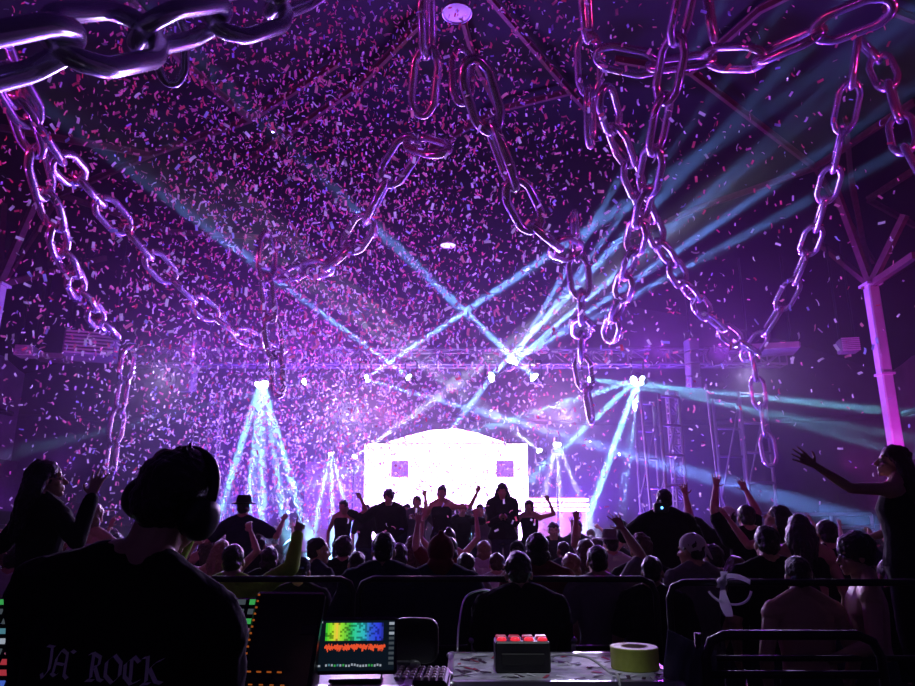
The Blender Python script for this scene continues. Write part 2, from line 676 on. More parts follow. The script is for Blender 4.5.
guard_rail(1, 11.0, 17.4, 'magenta lit guard rail before the right bleachers, beside the waving woman')
guard_rail(-1, 11.0, 17.4, 'guard rail before the left bleachers, behind the long haired woman')
o = empty('guard_rail', (9.2, 20.2, 0), 0, 'low magenta rail running across the hall beyond the right column', 'railing')
for z in (1.25, 1.75, 2.1):
    MB().tube([(-1.0, 0, z), (2.4, 0, z)], 0.05, 8).build('rail', M['column'], o, True)
for q in range(4):
    MB().tube([(-1.0 + q * 1.13, 0, 0), (-1.0 + q * 1.13, 0, 2.1)], 0.045, 8).build('post', M['column'], o, True)


# air handling units and boxes under the roof edge
def air_unit(loc, d, rz, label):
    o = empty('air_unit', loc, rz, label, 'air unit')
    MB().rbox((0, 0, 0), d, 0.03).build('housing', M['concrete'], o)
    mb = MB()
    for k in range(7):
        mb.box((0, -d[1] / 2 - 0.02, -d[2] * 0.42 + k * d[2] * 0.14), (d[0] * 0.92, 0.05, d[2] * 0.06), (0.5, 0, 0))
    mb.build('louvre', M['column'], o)
    for sx in (-1, 1):
        MB().tube([(sx * d[0] * 0.4, 0, d[2] / 2), (sx * d[0] * 0.4, 0, d[2] / 2 + 2.5)], 0.03, 6).build('hanger_rod', M['steel_black'], o)


air_unit(P(92, 347, 17.0), (1.15, 0.9, 0.62), 0.35, 'louvred grey air unit hanging under the roof left of the chains')
air_unit(P(52, 358, 19.0), (0.8, 0.7, 0.14), 0.25, 'flat grey duct outlet hanging beside the louvred air unit')
air_unit(P(27, 352, 16.5), (0.42, 0.4, 0.26), 0.2, 'small pale square speaker like box under the left roof edge')
air_unit(P(848, 346, 16.5), (0.42, 0.4, 0.34), -0.2, 'small pale square box under the roof near the right column')
air_unit(P(770, 350, 17.5), (1.3, 0.9, 0.16), -0.25, 'flat grey duct outlet hanging behind the chain junction on the right')


# big round pendant lamps
def pendant(loc, r, label, lit, top):
    o = empty('pendant_lamp', loc, 0, label, 'pendant lamp')
    MB().lathe([(0.04, 0.30), (r * 0.45, 0.26), (r * 0.95, 0.02), (r, -0.02), (r * 0.96, -0.03), (r * 0.9, 0.02), (r * 0.4, 0.2), (0.02, 0.22)], n=28).build('lamp_shade', M['alu'], o, True)
    MB().lathe([(0.02, 0.02), (r * 0.88, 0.015), (r * 0.88, 0.0), (0.02, -0.03)], n=28).build('diffuser', lit, o, True)
    MB().tube([(0, 0, 0.28), (0, 0, top)], 0.03, 6).build('hanger_rod', M['steel_black'], o)


lit_dim = mat('lamp_dim', (0.5, 0.45, 0.55), 0.5, emit=(0.42, 0.16, 0.85), strength=0.55)
lit_on = mat('lamp_on', (0.8, 0.8, 0.8), 0.5, emit=(0.9, 0.75, 1.0), strength=1.6)
p = P(457, 13, 10.5)
pendant(p, 0.27, 'large round purple lit lamp hanging high in the roof above the middle', lit_dim, dome_z(p.x, p.y) - p.z - 0.2)
p = P(448, 245, 17.5)
pendant(p, 0.22, 'small bright white lamp hanging far back above the stage', lit_on, dome_z(p.x, p.y) - p.z - 0.2)


# ------------------------------------------------------------------ stage
STY, STZ = 15.2, 1.1
mb = MB().box((0, STY + 5.4, STZ - 0.1), (17, 10.8, 0.2))
mb.box((0, STY + 0.05, STZ / 2 - 0.1), (17, 0.1, STZ - 0.2))
structure('stage_floor', mb, M['stage_black'])
# lower thrust of the stage running out into the crowd
THZ = 0.75
structure('stage_thrust', MB().rbox((-0.6, 12.5, THZ / 2), (4.0, 5.2, THZ), 0.02), M['stage_black'])

led_white = mat('led_white', (0.1, 0.1, 0.1), 0.5, emit=(0.70, 0.42, 1.0), strength=15.0)
led_pink = mat('led_pink', (0.1, 0.1, 0.1), 0.5, emit=(0.80, 0.20, 0.95), strength=0.9)
haze_glow = mat('haze_glow', (0.1, 0.1, 0.1), 0.5, emit=(0.45, 0.12, 0.85), strength=0.4)  # purple glow put in for the haze left of the screen
led_purple = mat('led_purple', (0.1, 0.1, 0.1), 0.5, emit=(0.40, 0.10, 0.80), strength=0.9)
SY = 20.6
a, b = P(365, 444, SY), P(527, 444, SY)
cx, sw, st = (a.x + b.x) / 2, b.x - a.x, a.z
scr = empty('led_screen', (cx, SY, STZ), 0, 'glaring white video wall with an added glow panel on top behind the performers', 'video wall')
h = st - STZ - 0.3
MB().box((0, 0.1, 0.3 + h / 2), (sw + 0.08, 0.16, h + 0.08)).build('back_frame', M['steel_black'], scr)
mb = MB()
nx, nz = 9, 4
for i in range(nx):
    for j in range(nz):
        mb.rbox((-sw / 2 + (i + 0.5) * sw / nx, 0, 0.3 + (j + 0.5) * h / nz), (sw / nx - 0.004, 0.05, h / nz - 0.004), 0.004)
mb.build('lit_panel', led_white, scr)
for dx in (400, 505):
    q = P(dx, 469, SY)
    MB().rbox((q.x - cx, -0.045, q.z - STZ), (0.52, 0.03, 0.48), 0.01).build('picture_window', led_purple, scr)
gz = h + 0.34
mb = MB()
gp = [(-1.75, gz), (1.75, gz), (0.95, gz + 0.26), (0.35, gz + 0.40), (-0.45, gz + 0.36), (-1.1, gz + 0.2)]
vs = [(x, -0.03, z) for x, z in gp] + [(x, 0.07, z) for x, z in gp]
n = len(gp)
mb.add(vs, [tuple(range(n)), tuple(range(n, 2 * n))[::-1]] + [(i, i + n, (i + 1) % n + n, (i + 1) % n) for i in range(n)])
mb.build('glow_panel', led_white, scr)  # lit panel added in the shape of the glow above the screen
for sx in (-1, 1):
    MB().box((sx * sw * 0.4, 0.12, 0.15), (0.12, 0.5, 0.3)).build('support_foot', M['steel_black'], scr)

# lit set wall right of the screen; left panel glows in place of haze
def set_wing(xa, xb, ya, yb, bar, Y, label):
    a, b = P(xa, ya, Y), P(xb, yb, Y)
    o = empty('set_wing', ((a.x + b.x) / 2, Y, STZ), 0, label, 'stage set piece')
    w, hh = b.x - a.x, a.z - STZ
    MB().rbox((0, 0.1, hh / 2), (w, 0.2, hh), 0.02).build('panel', led_pink if bar else haze_glow, o)
    if bar:
        for k in range(3):
            MB().rbox((0, -0.08, hh - 0.08 - 0.13 * k), (w + 0.1, 0.08, 0.07), 0.02).build('light_bar', led_white, o)


set_wing(529, 588, 497, 540, True, 19.5, 'pink stage set wall with bright white light bars right of the screen')
set_wing(306, 362, 462, 540, False, 20.2, 'dim purple panel left of the screen, added for the glow of haze')
# dj desk
o = empty('dj_desk', (0.15, 17.6, STZ), 0, 'dark dj desk on the stage in front of the white video wall', 'dj desk')
MB().rbox((0, 0, 0.5), (2.6, 0.7, 1.0), 0.03).build('desk_body', M['stage_black'], o)
MB().rbox((0, 0, 1.03), (2.8, 0.8, 0.06), 0.02).build('desk_top', M['case_black'], o)
for x in (-0.7, 0, 0.7):
    MB().rbox((x, 0, 1.1), (0.42, 0.4, 0.08), 0.02).build('player', M['black_plastic'], o)


# ------------------------------------------------------------------ lighting truss and towers
def truss_mesh(L, w, bay, r=0.035):
    mb = MB()
    for sy in (-1, 1):
        for sz in (-1, 1):
            mb.tube([(0, sy * w / 2, sz * w / 2), (L, sy * w / 2, sz * w / 2)], r, 8)
    n = max(1, int(L / bay))
    for i in range(n):
        x0, x1 = L * i / n, L * (i + 1) / n
        for s1 in (-1, 1):
            e = 1 if i % 2 else -1
            mb.tube([(x0, s1 * w / 2, -e * w / 2), (x1, s1 * w / 2, e * w / 2)], r * 0.6, 6)
            mb.tube([(x0, -e * w / 2, s1 * w / 2), (x1, e * w / 2, s1 * w / 2)], r * 0.6, 6)
        for s1 in (-1, 1):
            mb.tube([(x1, s1 * w / 2, -w / 2), (x1, s1 * w / 2, w / 2)], r * 0.6, 6)
            mb.tube([(x1, -w / 2, s1 * w / 2), (x1, w / 2, s1 * w / 2)], r * 0.6, 6)
    return mb


TY = 18.0
tz = P(457, 358, TY).z
o = truss_mesh(17.2, 0.40, 0.5).build('lighting_truss', M['truss'])
o.location = (-8.6, TY, tz)
tag(o, 'long horizontal box truss carrying the stage lamps across the hall', 'truss')
def vertical_truss(px, py0, py1, Y, w, label, z0=None):
    a, b = P(px, py0, Y), P(px, py1, Y)
    zb = b.z if z0 is None else z0
    o = truss_mesh(a.z - zb, w, w * 1.1, 0.03).build('truss_tower', M['truss'])
    o.location = (a.x, Y, zb)
    o.rotation_euler = (0, -math.pi / 2, 0)
    tag(o, label, 'truss')
    return o


vertical_truss(672, 392, 500, 17.0, 0.23, 'slim purple lit truss tower right of the stage beside a scaffold ladder', 0)
vertical_truss(217, 396, 500, 17.0, 0.24, 'slim truss tower left of the stage beside the blue fan of beams', 0)
def hung_box(px, py0, py1, Y, w, label):
    a, b = P(px, py0, Y), P(px, py1, Y)
    o = empty('hung_speaker', (a.x, Y, b.z), 0, label, 'speaker')
    hh = (a.z - b.z)
    n = 4
    for k in range(n):
        MB().rbox((0, -0.02 * k, hh * (k + 0.5) / n), (w, 0.45, hh / n - 0.02), 0.02, (0.06 * (n - k), 0, 0)).build('cabinet', M['concrete'], o)
    MB().tube([(0, 0, hh), (0, 0, hh + 1.9)], 0.03, 6).build('hanger_rod', M['steel_black'], o)


hung_box(193, 340, 392, 17.4, 0.26, 'slim vertical speaker column hung at the left end of the truss')
hung_box(690, 340, 388, 17.4, 0.26, 'slim vertical speaker column hung at the right end of the truss')


def scaffold(px, py0, Y, w, rz, label):
    a = P(px, py0, Y)
    o = empty('scaffold_tower', (a.x, Y, 0), rz, label, 'scaffold')
    H = a.z
    for sx in (-1, 1):
        for sy in (-1, 1):
            MB().tube([(sx * w / 2, sy * 0.5, 0), (sx * w / 2, sy * 0.5, H)], 0.04, 8).build('upright', M['truss'], o, True)
    nr = int(H / 0.62)
    for k in range(1, nr + 1):
        for sy in (-1, 1):
            MB().tube([(-w / 2, sy * 0.5, k * H / nr - 0.05), (w / 2, sy * 0.5, k * H / nr - 0.05)], 0.035, 8).build('rung', M['truss'], o, True)
    for sx in (-1, 1):
        MB().tube([(sx * w / 2, -0.5, 0.4), (sx * w / 2, 0.5, H * 0.5), (sx * w / 2, -0.5, H - 0.2)], 0.025, 6).build('brace', M['truss'], o, True)


scaffold(656, 398, 16.6, 0.55, 0.35, 'scaffold tower with bright rungs just left of the slim truss tower')
scaffold(738, 396, 17.4, 0.75, 0.3, 'scaffold tower with rungs right of the slim truss tower below a chain')
o = MB().tube([P(640, 390, 16.5), Vector((P(645, 390, 16.5).x, 16.5, 0))], 0.035, 8).build('guy_pole', M['truss'])
tag(o, 'thin bright vertical pole left of the scaffold, under the rightmost lamp', 'pole')
o = MB().tube([P(706, 384, 17.0), Vector((P(712, 384, 17.0).x, 17.0, 0))], 0.03, 8).build('guy_pole', M['truss'])
tag(o, 'thin vertical pole standing between the two scaffold towers', 'pole')

# ------------------------------------------------------------------ moving head lamps with their beams
BEAM_POWER = 0.1
BEAM_BLUE, BEAM_CYAN, BEAM_WHITE = (0.16, 0.34, 1.0), (0.22, 0.62, 1.0), (0.75, 0.8, 1.0)
lens_mat = mat('lens_lit', (0.8, 0.9, 1.0), 0.2, emit=(0.62, 0.88, 1.0), strength=26)
lens_soft = mat('lens_lit_soft', (0.8, 0.9, 1.0), 0.2, emit=(0.75, 0.9, 1.0), strength=9)


def moving_head(px, py, Y, targets, label, power=1500, angle=2.6, color=BEAM_BLUE, hang=True, r=0.09, lens=None, group='stage beam lamps'):
    """a lamp with one lamp head per beam"""
    c = P(px, py, Y)
    o = empty('beam_lamp', c, 0, label, 'stage lamp', group)
    if hang:
        top = tz - 0.22 - c.z
        MB().rbox((0, 0, max(0.2, top)), (0.28, 0.24, 0.1), 0.02).build('base', M['black_plastic'], o)
        mb = MB()
        for sx in (-1, 1):
            mb.rbox((sx * 0.15, 0, max(0.1, top / 2)), (0.03, 0.07, max(0.2, top)), 0.01)
        mb.build('yoke', M['black_plastic'], o)
    else:
        MB().rbox((0, 0, -0.24), (0.3, 0.26, 0.12), 0.02).build('base', M['black_plastic'], o)
        mb = MB()
        for sx in (-1, 1):
            mb.rbox((sx * 0.15, 0, -0.09), (0.03, 0.07, 0.22), 0.01)
        mb.build('yoke', M['black_plastic'], o)
    n = len(targets)
    for i, t in enumerate(targets):
        tx, ty, tY = t[:3]
        pw = power * (t[3] if len(t) > 3 else 1.0)
        d = (P(tx, ty, tY) - c).normalized()
        off = Vector(((i - (n - 1) / 2) * 0.022, 0, 0))
        q = d.to_track_quat('Z', 'Y').to_matrix()
        rr = r if n == 1 else r * 0.85
        hb = MB().lathe([(rr * 0.6, -0.2), (rr * 0.95, -0.16), (rr * 1.05, 0.0), (rr * 1.08, 0.06), (rr * 0.98, 0.062)], off, q, 20).build('lamp_head', M['black_plastic'], o, True)
        MB().lathe([(rr * 0.98, 0.055), (rr * 0.9, 0.085), (rr * 0.6, 0.115), (rr * 0.05, 0.125)], off, q, 20).build('lens', lens or lens_mat, hb, True)
        start = c + off + d * 0.16
        beam_light('beam', start, d, color, pw * BEAM_POWER * (0.24 if color == BEAM_WHITE else 1.0), angle * 0.8, rr * 1.15)
    return o


W6 = 'blue white beam lamp on the truss'
moving_head(262, 383, 17.4, [(226, 500, 15.5), (250, 505, 15.5), (262, 505, 15.0), (296, 500, 15.5), (275, 470, 15.5, .6)],
            'cyan beam lamp left of the screen with a fan of beams pointing down', 1150, 2.0, BEAM_CYAN, r=0.15)
moving_head(307, 381, 17.6, [(262, 392, 17.0, .06)], 'small beam lamp just right of the left downward fan', 1500, 3, BEAM_CYAN)
moving_head(365, 379, 17.6, [(465, 312, 16.2, 1.3), (480, 412, 16.5, .5)], 'beam lamp of the left pair whose beam rises to the right', 1900, 3.2, BEAM_BLUE)
moving_head(411, 379, 17.6, [(318, 310, 16.2, .85)], 'beam lamp of the left pair whose beam rises to the left', 1900, 3.2, BEAM_BLUE)
moving_head(491, 377, 17.6, [(606, 256, 15.5, 1.3), (470, 405, 16.8, .5)], 'left lamp of the bright centre pair over the screen', 2300, 3.4, BEAM_BLUE, r=0.13)
moving_head(536, 379, 17.6, [(412, 262, 15.8, 1.1)], 'right lamp of the bright centre pair over the screen', 2300, 3.4, BEAM_BLUE, r=0.13)
moving_head(511, 364, 17.6, [(640, 196, 14.5), (668, 236, 14.5), (706, 258, 14.5), (590, 228, 15), (735, 210, 14.0, .8), (690, 206, 14.5, .8)],
            'middle lamp above the bright centre pair fanning beams up to the right', 1700, 2.6, BEAM_BLUE, r=0.12)
moving_head(588, 379, 17.6, [(690, 398, 15.5, .1), (635, 384, 17.2, .4)], 'small beam lamp behind the hanging chain right of centre', 1500, 2.6, BEAM_CYAN)
moving_head(638, 380, 17.4, [(560, 405, 16.2, .5), (560, 452, 15.8, .6), (606, 470, 15.5), (622, 500, 15.5), (586, 374, 17.2, .5), (800, 425, 14, .12)],
            'cyan beam lamp at the right end with a fan of beams pointing left and down', 1300, 2.4, BEAM_CYAN, r=0.14)
moving_head(557, 443, 19.0, [(546, 492, 17.5), (560, 500, 17.5), (580, 500, 17.5)], 'white lamp low on the right side of the screen', 1500, 6, BEAM_WHITE, hang=False, lens=lens_soft)
moving_head(331, 452, 18.8, [(322, 495, 17.5), (332, 500, 17.5), (342, 495, 17.5)], 'small cyan lamp low on the left side of the screen', 900, 5, BEAM_CYAN, hang=False, lens=lens_soft, r=0.05)
moving_head(353, 458, 19.6, [(468, 378, 17.5), (436, 396, 17.8, .6)], 'low lamp beside the left screen edge, beam rising to the right', 1900, 4.5, BEAM_WHITE, hang=False, lens=lens_soft)
moving_head(541, 452, 19.6, [(440, 378, 17.5), (470, 392, 17.8, .6)], 'low lamp beside the right screen edge, beam rising to the left', 1900, 4.5, BEAM_WHITE, hang=False, lens=lens_soft)
# stands that hold the low lamps
for px, py, Y, lb in [(557, 443, 19.0, 'right of the screen'), (331, 452, 18.8, 'left of the screen'), (353, 458, 19.6, 'beside the left edge of the screen'), (541, 452, 19.6, 'beside the right edge of the screen')]:
    c = P(px, py, Y)
    o = empty('lamp_stand', (c.x, Y + 0.25, STZ), 0, 'slim black stand carrying the low lamp ' + lb, 'lamp stand')
    MB().tube([(0, 0, 0), (0, 0, c.z - STZ - 0.3)], 0.03, 8).build('pole', M['steel_black'], o)
    MB().rbox((0, -0.12, c.z - STZ - 0.33), (0.2, 0.5, 0.04), 0.01).build('bracket', M['steel_black'], o)
    MB().rbox((0, 0, 0.02), (0.5, 0.4, 0.04), 0.01).build('foot', M['steel_black'], o)
# wash lamps with bodies on the truss
for a, b in WASH:
    d = (Vector(b) - Vector(a)).normalized()
    o = empty('wash_lamp', Vector(a) - d * 0.26 + Vector((0, 0, 0.0)), 0, 'dark wash lamp hung under the lighting truss, pointing out at the audience', 'stage lamp', 'wash lamps under the truss')
    q = d.to_track_quat('Z', 'Y').to_matrix()
    MB().lathe([(0.12, -0.18), (0.2, -0.1), (0.23, 0.1), (0.22, 0.1), (0.19, 0.06)], (0, 0, 0), q).build('lamp_head', M['black_plastic'], o, True)
    MB().rbox((0, 0, 0.25), (0.5, 0.08, 0.04), 0.01).build('yoke', M['black_plastic'], o)

# ------------------------------------------------------------------ giant silver chains hung across the hall
def link_mesh(L=0.95, Wd=0.43, r=0.055):
    a, b = L / 2 - r, Wd / 2 - r
    k = 0.19
    pts = [(-a + k, -b), (a - k, -b), (a - 0.03, -b * 0.52), (a, 0), (a - 0.03, b * 0.52), (a - k, b), (-a + k, b), (-a + 0.03, b * 0.52), (-a, 0), (-a + 0.03, -b * 0.52)]
    out = []
    n = len(pts)
    for i in range(n):         # short bends at the corners, straight tubes between
        p0, p1, p2 = Vector(pts[i - 1]), Vector(pts[i]), Vector(pts[(i + 1) % n])
        e = 0.028
        out.append(p1 + (p0 - p1).normalized() * e)
        out.append(p1 + (p2 - p1).normalized() * e)
    return MB().tube([(p.x, p.y, 0) for p in out], r, 14, True).mesh('chain_link', M['chain'], True)


LINK = link_mesh()
PITCH_L = 0.95 - 2 * 0.112


def catmull(pts, n=24):
    out = []
    for i in range(len(pts) - 1):
        p0 = pts[i - 1] if i else pts[0] * 2 - pts[1]
        p1, p2 = pts[i], pts[i + 1]
        p3 = pts[i + 2] if i + 2 < len(pts) else pts[-1] * 2 - pts[-2]
        for k in range(n):
            t = k / n
            out.append(0.5 * ((2 * p1) + (p2 - p0) * t + (2 * p0 - 5 * p1 + 4 * p2 - p3) * t * t + (3 * p1 - p0 - 3 * p2 + p3) * t ** 3))
    out.append(pts[-1])
    return out


def chain(pix, label, roll0=25, scale=1.0, far=(1.0, 1.0)):
    n_ = len(pix) - 1
    pix = [(a, b, c * (far[0] + (far[1] - far[0]) * i / n_)) for i, (a, b, c) in enumerate(pix)]
    pts = catmull([P(*p) for p in pix])
    knots = [pts[0]]
    acc = pts[0]
    for p in pts[1:]:
        while (p - knots[-1]).length >= PITCH_L * scale:
            d = (p - knots[-1]).normalized()
            knots.append(knots[-1] + d * PITCH_L * scale)
    root = empty('giant_chain', knots[0], 0, label, 'chain', 'giant silver chains hung over the audience')
    prev = None
    for i in range(len(knots) - 1):
        a, b = knots[i], knots[i + 1]
        d = (b - a).normalized()
        if prev is None:
            up = Vector((0, 0, 1)) if abs(d.z) < 0.9 else Vector((0, -1, 0))
            y = (up - d * up.dot(d)).normalized()
        else:
            y = (prev - d * prev.dot(d)).normalized()
        prev = y
        ang = R(roll0 + (90 if i % 2 else 0))
        z = d.cross(y)
        yy = y * math.cos(ang) + z * math.sin(ang)
        zz = d.cross(yy)
        m = Matrix((d * scale, yy * scale, zz * scale)).transposed().to_4x4()
        m.translation = (a + b) / 2 - knots[0]
        o = link('chain_link', LINK, root)
        o.matrix_local = m
    return root


chain([(-95, 78, 2.75), (50, 46, 3.1), (160, 30, 3.8), (250, 12, 4.4), (330, -14, 5.0)], 'thick near chain crossing the top left corner, closest of all', 72, far=(0.86, 0.95))
chain([(172, 18, 4.6), (171, 92, 4.9)], 'single dangling link under the near chain at top left', 80, 0.62)
chain([(-6, 40, 6.2), (28, 130, 7.0), (48, 200, 7.8), (64, 255, 8.8), (85, 300, 10.0), (110, 332, 11.2), (133, 350, 11.6)], 'chain falling steeply down the left side to a knot', 20, far=(1.05, 1.2))
chain([(129, 350, 11.8), (121, 400, 11.8), (114, 440, 11.8), (108, 484, 11.8)], 'short chain end hanging straight down from the knot at left', 30, 0.86, far=(1.18, 1.18))
chain([(2, 70, 6.4), (52, 150, 7.4), (95, 195, 8.6), (140, 245, 9.6), (190, 296, 10.8), (240, 334, 12.0), (284, 350, 12.8)], 'long chain slanting down from the left edge to the middle of the left half', 45, far=(1.05, 1.18))
chain([(268, 235, 11.0), (266, 280, 11.0), (272, 330, 11.4), (279, 372, 11.8), (276, 410, 12.0)], 'vertical chain hanging left of the stage above the blue fan', 40, far=(1.0, 1.05))
chain([(262, 272, 11.0), (300, 272, 10.4), (340, 258, 9.6), (372, 212, 8.8), (396, 160, 8.2), (418, 138, 8.0), (440, 152, 7.8), (472, 132, 7.6)], 'chain climbing in a swag from the left vertical chain to the middle', 60, far=(1.1, 1.0))
chain([(426, -10, 7.0), (428, 50, 7.6), (424, 100, 8.0), (412, 150, 8.4)], 'chain hanging from the roof just left of the round lamp', 20)
chain([(462, 52, 7.4), (462, 110, 7.6)], 'short hanging link beside the middle chain below the round lamp', 70, 0.8)
chain([(472, 64, 6.6), (486, 110, 7.0), (504, 160, 7.4), (524, 210, 7.9), (548, 240, 8.6), (580, 254, 9.6)], 'big chain sweeping down right from the middle of the roof', 55)
chain([(574, 215, 9.6), (578, 265, 10.2), (582, 310, 11.0), (581, 352, 12.6), (588, 400, 13.4), (597, 446, 14.0)], 'vertical chain hanging in the blue beams right of the centre', 5, far=(1.1, 1.05))
chain([(584, -20, 6.4), (588, 40, 6.8), (590, 100, 7.2), (591, 158, 7.6)], 'straight chain end dangling from the roof right of the round lamp', 15, far=(1.25, 1.25))
chain([(604, 92, 7.2), (618, 138, 7.8), (636, 185, 8.4), (654, 230, 9.2), (676, 270, 10.0), (700, 305, 10.8), (724, 330, 11.4), (752, 350, 11.8), (764, 358, 12.0)], 'chain slanting down right from the roof to the junction at right', 35, far=(1.15, 1.3))
chain([(690, -25, 6.0), (674, 50, 6.6), (660, 120, 7.2), (648, 185, 8.0), (634, 245, 9.2), (620, 300, 10.6), (604, 352, 12.2)], 'long chain hanging almost upright right of the centre', 50, far=(1.15, 1.15))
chain([(600, 55, 6.6), (650, 66, 6.6), (700, 58, 6.5), (745, 62, 6.2), (795, 42, 5.8), (850, 20, 5.4), (920, -6, 5.0)], 'nearly level chain along the top right under the roof', 62, far=(1.25, 1.25))
chain([(706, -14, 6.6), (716, 56, 6.7)], 'short link hanging into the level chain at top right', 30, far=(1.2, 1.2))
chain([(858, 38, 7.6), (850, 92, 7.9), (838, 148, 8.4), (824, 202, 9.2), (806, 254, 10.2), (785, 300, 11.0), (756, 345, 11.8), (742, 362, 12.0)], 'long chain falling from top right down to the junction', 28, far=(1.3, 1.3))
chain([(752, 352, 12.0), (758, 390, 12.0), (764, 425, 12.0), (772, 470, 12.0)], 'short chain end hanging down from the right junction', 30, 0.86, far=(1.28, 1.28))
chain([(858, 40, 7.5), (880, 62, 7.2), (896, 105, 7.0), (906, 150, 6.8), (935, 200, 6.6)], 'short chain bending down to the right edge', 48, far=(1.4, 1.4))

# ------------------------------------------------------------------ people
def ik(S, T, l1, l2, hint):
    d = T - S
    L = min(d.length, (l1 + l2) * 0.985)
    L = max(L, abs(l1 - l2) * 1.05 + 0.01)
    u = d.normalized()
    T2 = S + u * L
    a = (l1 * l1 - l2 * l2 + L * L) / (2 * L)
    h = math.sqrt(max(l1 * l1 - a * a, 0))
    w = hint - u * hint.dot(u)
    w = w.normalized() if w.length > 1e-4 else u.orthogonal()
    return S + u * a + w * h, T2


def hand(mb, W, d, nrm, side, sc, pose, minr, infl=0.0):
    """palm, four unequal fingers and a thumb; d towards the fingertips, nrm out of the palm"""
    d = d.normalized()
    nrm = (nrm - d * nrm.dot(d)).normalized()
    lat = d.cross(nrm) * side          # towards the thumb
    r = max(0.0085 * sc, minr) + infl
    curl = {'open': (6, 8, 6), 'relax': (25, 30, 20), 'fist': (75, 80, 50), 'point': (75, 85, 50), 'hold': (45, 45, 30)}[pose]
    splay = {'open': 9, 'relax': 3, 'fist': 1, 'point': 2, 'hold': 3}[pose]
    lens = [(0.043, 0.026, 0.021), (0.048, 0.030, 0.022), (0.045, 0.028, 0.021), (0.035, 0.021, 0.019)]
    spread = max(1.0, minr / (0.0095 * sc))
    for i in range(4):
        k = (1.5 - i) * 0.0205 * sc * spread
        base = W + d * 0.015 * sc + lat * k * 0.45
        kn = W + d * (0.092 - 0.006 * abs(i - 1)) * sc + lat * k
        mb.capsule(base, kn, r * 1.35, r * 1.2, 8, 2)
        c = curl
        if pose == 'point' and i == 0:
            c = (3, 3, 3)
        a = 0
        dd = (d + lat * math.tan(R(splay)) * (1.5 - i)).normalized()
        p = kn
        for j in range(3):
            a += c[j]
            v = dd * math.cos(R(a)) + nrm * math.sin(R(a))
            q = p + v * lens[i][j] * sc
            mb.capsule(p, q, r * (1.08 - 0.1 * j), r * (0.98 - 0.1 * j), 8, 2)
            p = q
    tb = W + d * 0.025 * sc + lat * 0.022 * sc
    if pose == 'fist' or pose == 'point':
        v1, v2 = (d * 0.8 + lat * 0.45 + nrm * 0.4), (d * 0.5 - lat * 0.5 + nrm * 0.6)
    elif pose == 'open':
        v1, v2 = (d * 0.55 + lat * 0.9 + nrm * 0.1), (d * 0.85 + lat * 0.55)
    else:
        v1, v2 = (d * 0.7 + lat * 0.6 + nrm * 0.35), (d * 0.9 + lat * 0.1 + nrm * 0.4)
    t1 = tb + v1.normalized() * 0.045 * sc
    t2 = t1 + v2.normalized() * 0.034 * sc
    mb.capsule(tb, t1, r * 1.4, r * 1.15, 8, 2)
    mb.capsule(t1, t2, r * 1.12, r * 0.9, 8, 2)


class Fig:
    pass


